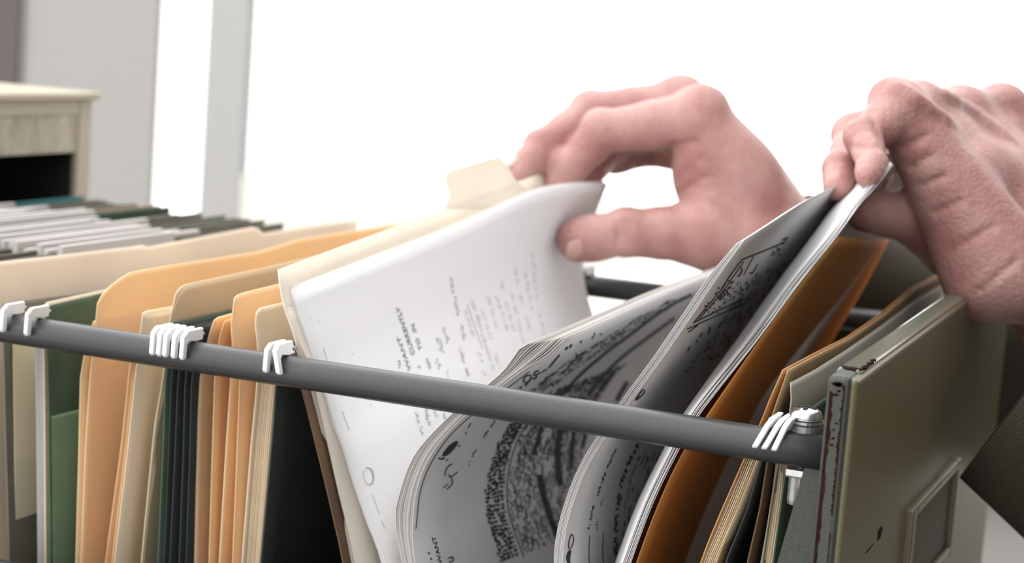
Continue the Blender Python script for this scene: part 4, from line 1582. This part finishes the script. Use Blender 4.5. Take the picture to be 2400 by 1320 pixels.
# upper hand-written lines
for pts, w in (([(1226, 893), (1228, 884), (1238, 878), (1245, 880), (1242, 890), (1232, 897), (1226, 893)], 3), ([(1262, 868), (1252, 871), (1250, 876), (1258, 878), (1256, 885), (1247, 887)], 3),
               ([(1250, 880), (1266, 873)], 2.5), ([(1238, 893), (1230, 903)], 4), ([(1286, 861), (1298, 846), (1311, 831)], 3.5), ([(1268, 872), (1282, 864)], 2.2), ([(1324, 819), (1330, 812)], 4), ([(1334, 814), (1339, 806)], 4),
               ([(1360, 803), (1362, 798)], 3.5), ([(1387, 792), (1393, 780)], 3.5), ([(1407, 784), (1409, 782)], 4), ([(1330, 862), (1340, 848), (1349, 842), (1352, 830)], 2.5), ([(1349, 828), (1356, 836)], 2.5), ([(1360, 832), (1368, 824)], 2.5),
               ([(1268, 900), (1280, 888), (1292, 878)], 2), ([(1272, 893), (1300, 872)], 1.6), ([(1217, 909), (1222, 906)], 4), ([(1285, 832), (1291, 826)], 3)):
    ik.stroke(pts, w)
for i in range(7):
    d = 4 + 15 * i
    a = (1232 + 9 * i, 925 - 2 * i)
    gk.ticks([a, (a[0] + 75, a[1] - 60), (a[0] + 230, a[1] - 160), (a[0] + 340, a[1] - 225)], 7.5, 7, 1.9, gap=0.5, run=(2, 6), heavy=1.2)
# lower margin
ik.stroke([(1037, 1068), (1046, 1058), (1058, 1045), (1070, 1035)], 11, taper=True)
gk.stroke([(1036, 1068), (1040, 1058), (1056, 1042), (1070, 1033), (1071, 1040), (1060, 1054), (1046, 1067), (1036, 1068)], 1.6)
ik.stroke([(1027, 1073), (1033, 1076), (1041, 1073)], 4)
for pts, w in (([(1059, 1087), (1050, 1092), (1043, 1103), (1042, 1115)], 2), ([(1071, 1106), (1062, 1114), (1052, 1119)], 2), ([(1050, 1112), (1057, 1120), (1059, 1132), (1054, 1140), (1046, 1146)], 2), ([(1049, 1134), (1043, 1139), (1038, 1144)], 1.6),
               ([(1044, 1080), (1049, 1076)], 1.8), ([(1003, 1295), (1005, 1299)], 3), ([(1008, 1308), (1010, 1313)], 2.5)):
    ik.stroke(pts, w, step=4)
ik.ticks([(1160, 984), (1142, 1010), (1126, 1033)], 5, 3.5, 2.6, gap=0, run=(3, 6))
ik.ticks([(1116, 1051), (1104, 1072), (1096, 1096)], 5, 3, 2.2, gap=0, run=(3, 6))
gk.ticks([(1108, 980), (1090, 1015), (1072, 1052)], 6, 2.5, 1.4, gap=0.5, run=(1, 3))
gk.stroke([(1240, 870), (1090, 985), (1024, 1060), (986, 1142), (973, 1240)], 1.2)
ik.text('WANT', (1036, 1321), (-5.6, -21), (-12, 4))
ik.text('u', (1064, 1317), (-8, -30), (-26, 9))
ik.done(M['ink'])
gk.done(M['ink2'])

# second curled page
W_DIR = (0.93, -0.40)
ik = Ink(SECOND)
gk = Ink(SECOND)
for pts, w in (([(1738, 608), (1790, 587), (1838, 567)], 2.8), ([(1738, 608), (1710, 645), (1687, 681), (1624, 756)], 1.6), ([(1742, 612), (1700, 672), (1655, 728)], 1.2), ([(1730, 617), (1690, 675)], 1.2),
               ([(1624, 756), (1687, 725), (1744, 699)], 2.0), ([(1609, 771), (1684, 737), (1748, 709)], 1.8), ([(1734, 624), (1738, 632), (1733, 643), (1727, 648)], 2.4), ([(1762, 640), (1775, 618)], 1.6), ([(1742, 644), (1765, 600)], 1.2), ([(1756, 638), (1762, 640)], 3),
               ([(1681, 700), (1684, 694), (1690, 697), (1684, 703)], 4.5), ([(1687, 690), (1694, 684), (1698, 690), (1692, 694), (1687, 690)], 3.4), ([(1694, 682), (1700, 678), (1704, 684)], 3.6), ([(1704, 676), (1712, 672)], 4), ([(1712, 664), (1718, 658)], 3),
               ([(1832, 562), (1846, 556)], 3.2), ([(1838, 558), (1842, 566)], 2.6), ([(1830, 568), (1836, 572)], 3), ([(1818, 578), (1824, 586)], 2.2), ([(1808, 588), (1816, 594)], 2.4), ([(1820, 590), (1828, 582)], 2.2), ([(1806, 598), (1812, 596)], 2), ([(1824, 598), (1828, 594)], 2.2),
               ([(1662, 764), (1663, 772), (1658, 782)], 2.4), ([(1645, 780), (1638, 790)], 2.4), ([(1634, 796), (1630, 802)], 2.4), ([(1616, 812), (1610, 822)], 2.4), ([(1634, 762), (1612, 778)], 1.8), ([(1655, 725), (1634, 752)], 1.5)):
    ik.stroke(pts, w, step=5)
for k in range(70):
    u, v = random.random(), random.random()
    x, y = 1700 + 70 * u - 60 * v, 655 + 6 * u + 75 * v
    ik.stroke([(x, y), (x + random.uniform(-4, 5), y + random.uniform(-5, 4))], random.uniform(1.4, 2.6))
for k in range(7):
    a = (1775 + 13 * k, 640 - 6 * k)
    gk.ticks([a, (a[0] - 45, a[1] + 62), (a[0] - 95, a[1] + 130), (a[0] - 170, a[1] + 235)], 6, 6, 1.5, gap=0.7, run=(2, 6))
ik.stroke([(1488, 938), (1495, 926), (1506, 912), (1509, 918), (1499, 930), (1489, 938)], 2.2, step=4)
ik.stroke([(1490, 934), (1498, 929)], 4)
ik.ticks([(1451, 1036), (1424, 1091), (1402, 1151), (1388, 1192), (1377, 1249)], 6, 4.5, 2.4, gap=0.25, run=(4, 10))
ik.ticks([(1494, 1038), (1462, 1110), (1454, 1143), (1445, 1194), (1441, 1260), (1444, 1320)], 7, 9, 3.2, gap=0.3, run=(3, 9), heavy=1.7)
gk.stroke([(1381, 1255), (1379, 1290), (1380, 1325)], 1.4)
gk.stroke([(1413, 1250), (1411, 1290), (1413, 1325)], 1.4)
for k in range(5):
    gk.ticks([(1500 + 12 * k, 1060 - 3 * k), (1475 + 12 * k, 1130), (1462 + 12 * k, 1210), (1460 + 12 * k, 1310)], 7, 6, 1.8, gap=0.5, run=(2, 8))
gk.ticks([(1412, 1160), (1402, 1200), (1396, 1250)], 6, 4, 1.3, gap=0.4)
ik.stroke([(1339, 1252), (1343, 1262), (1339, 1280), (1333, 1288), (1331, 1276), (1335, 1258), (1339, 1252)], 1.6, step=4)
ik.stroke([(1335, 1290), (1330, 1305), (1332, 1322)], 9, taper=True)
ik.done(M['ink'])
gk.done(M['ink2'])
bpy.context.view_layer.update()
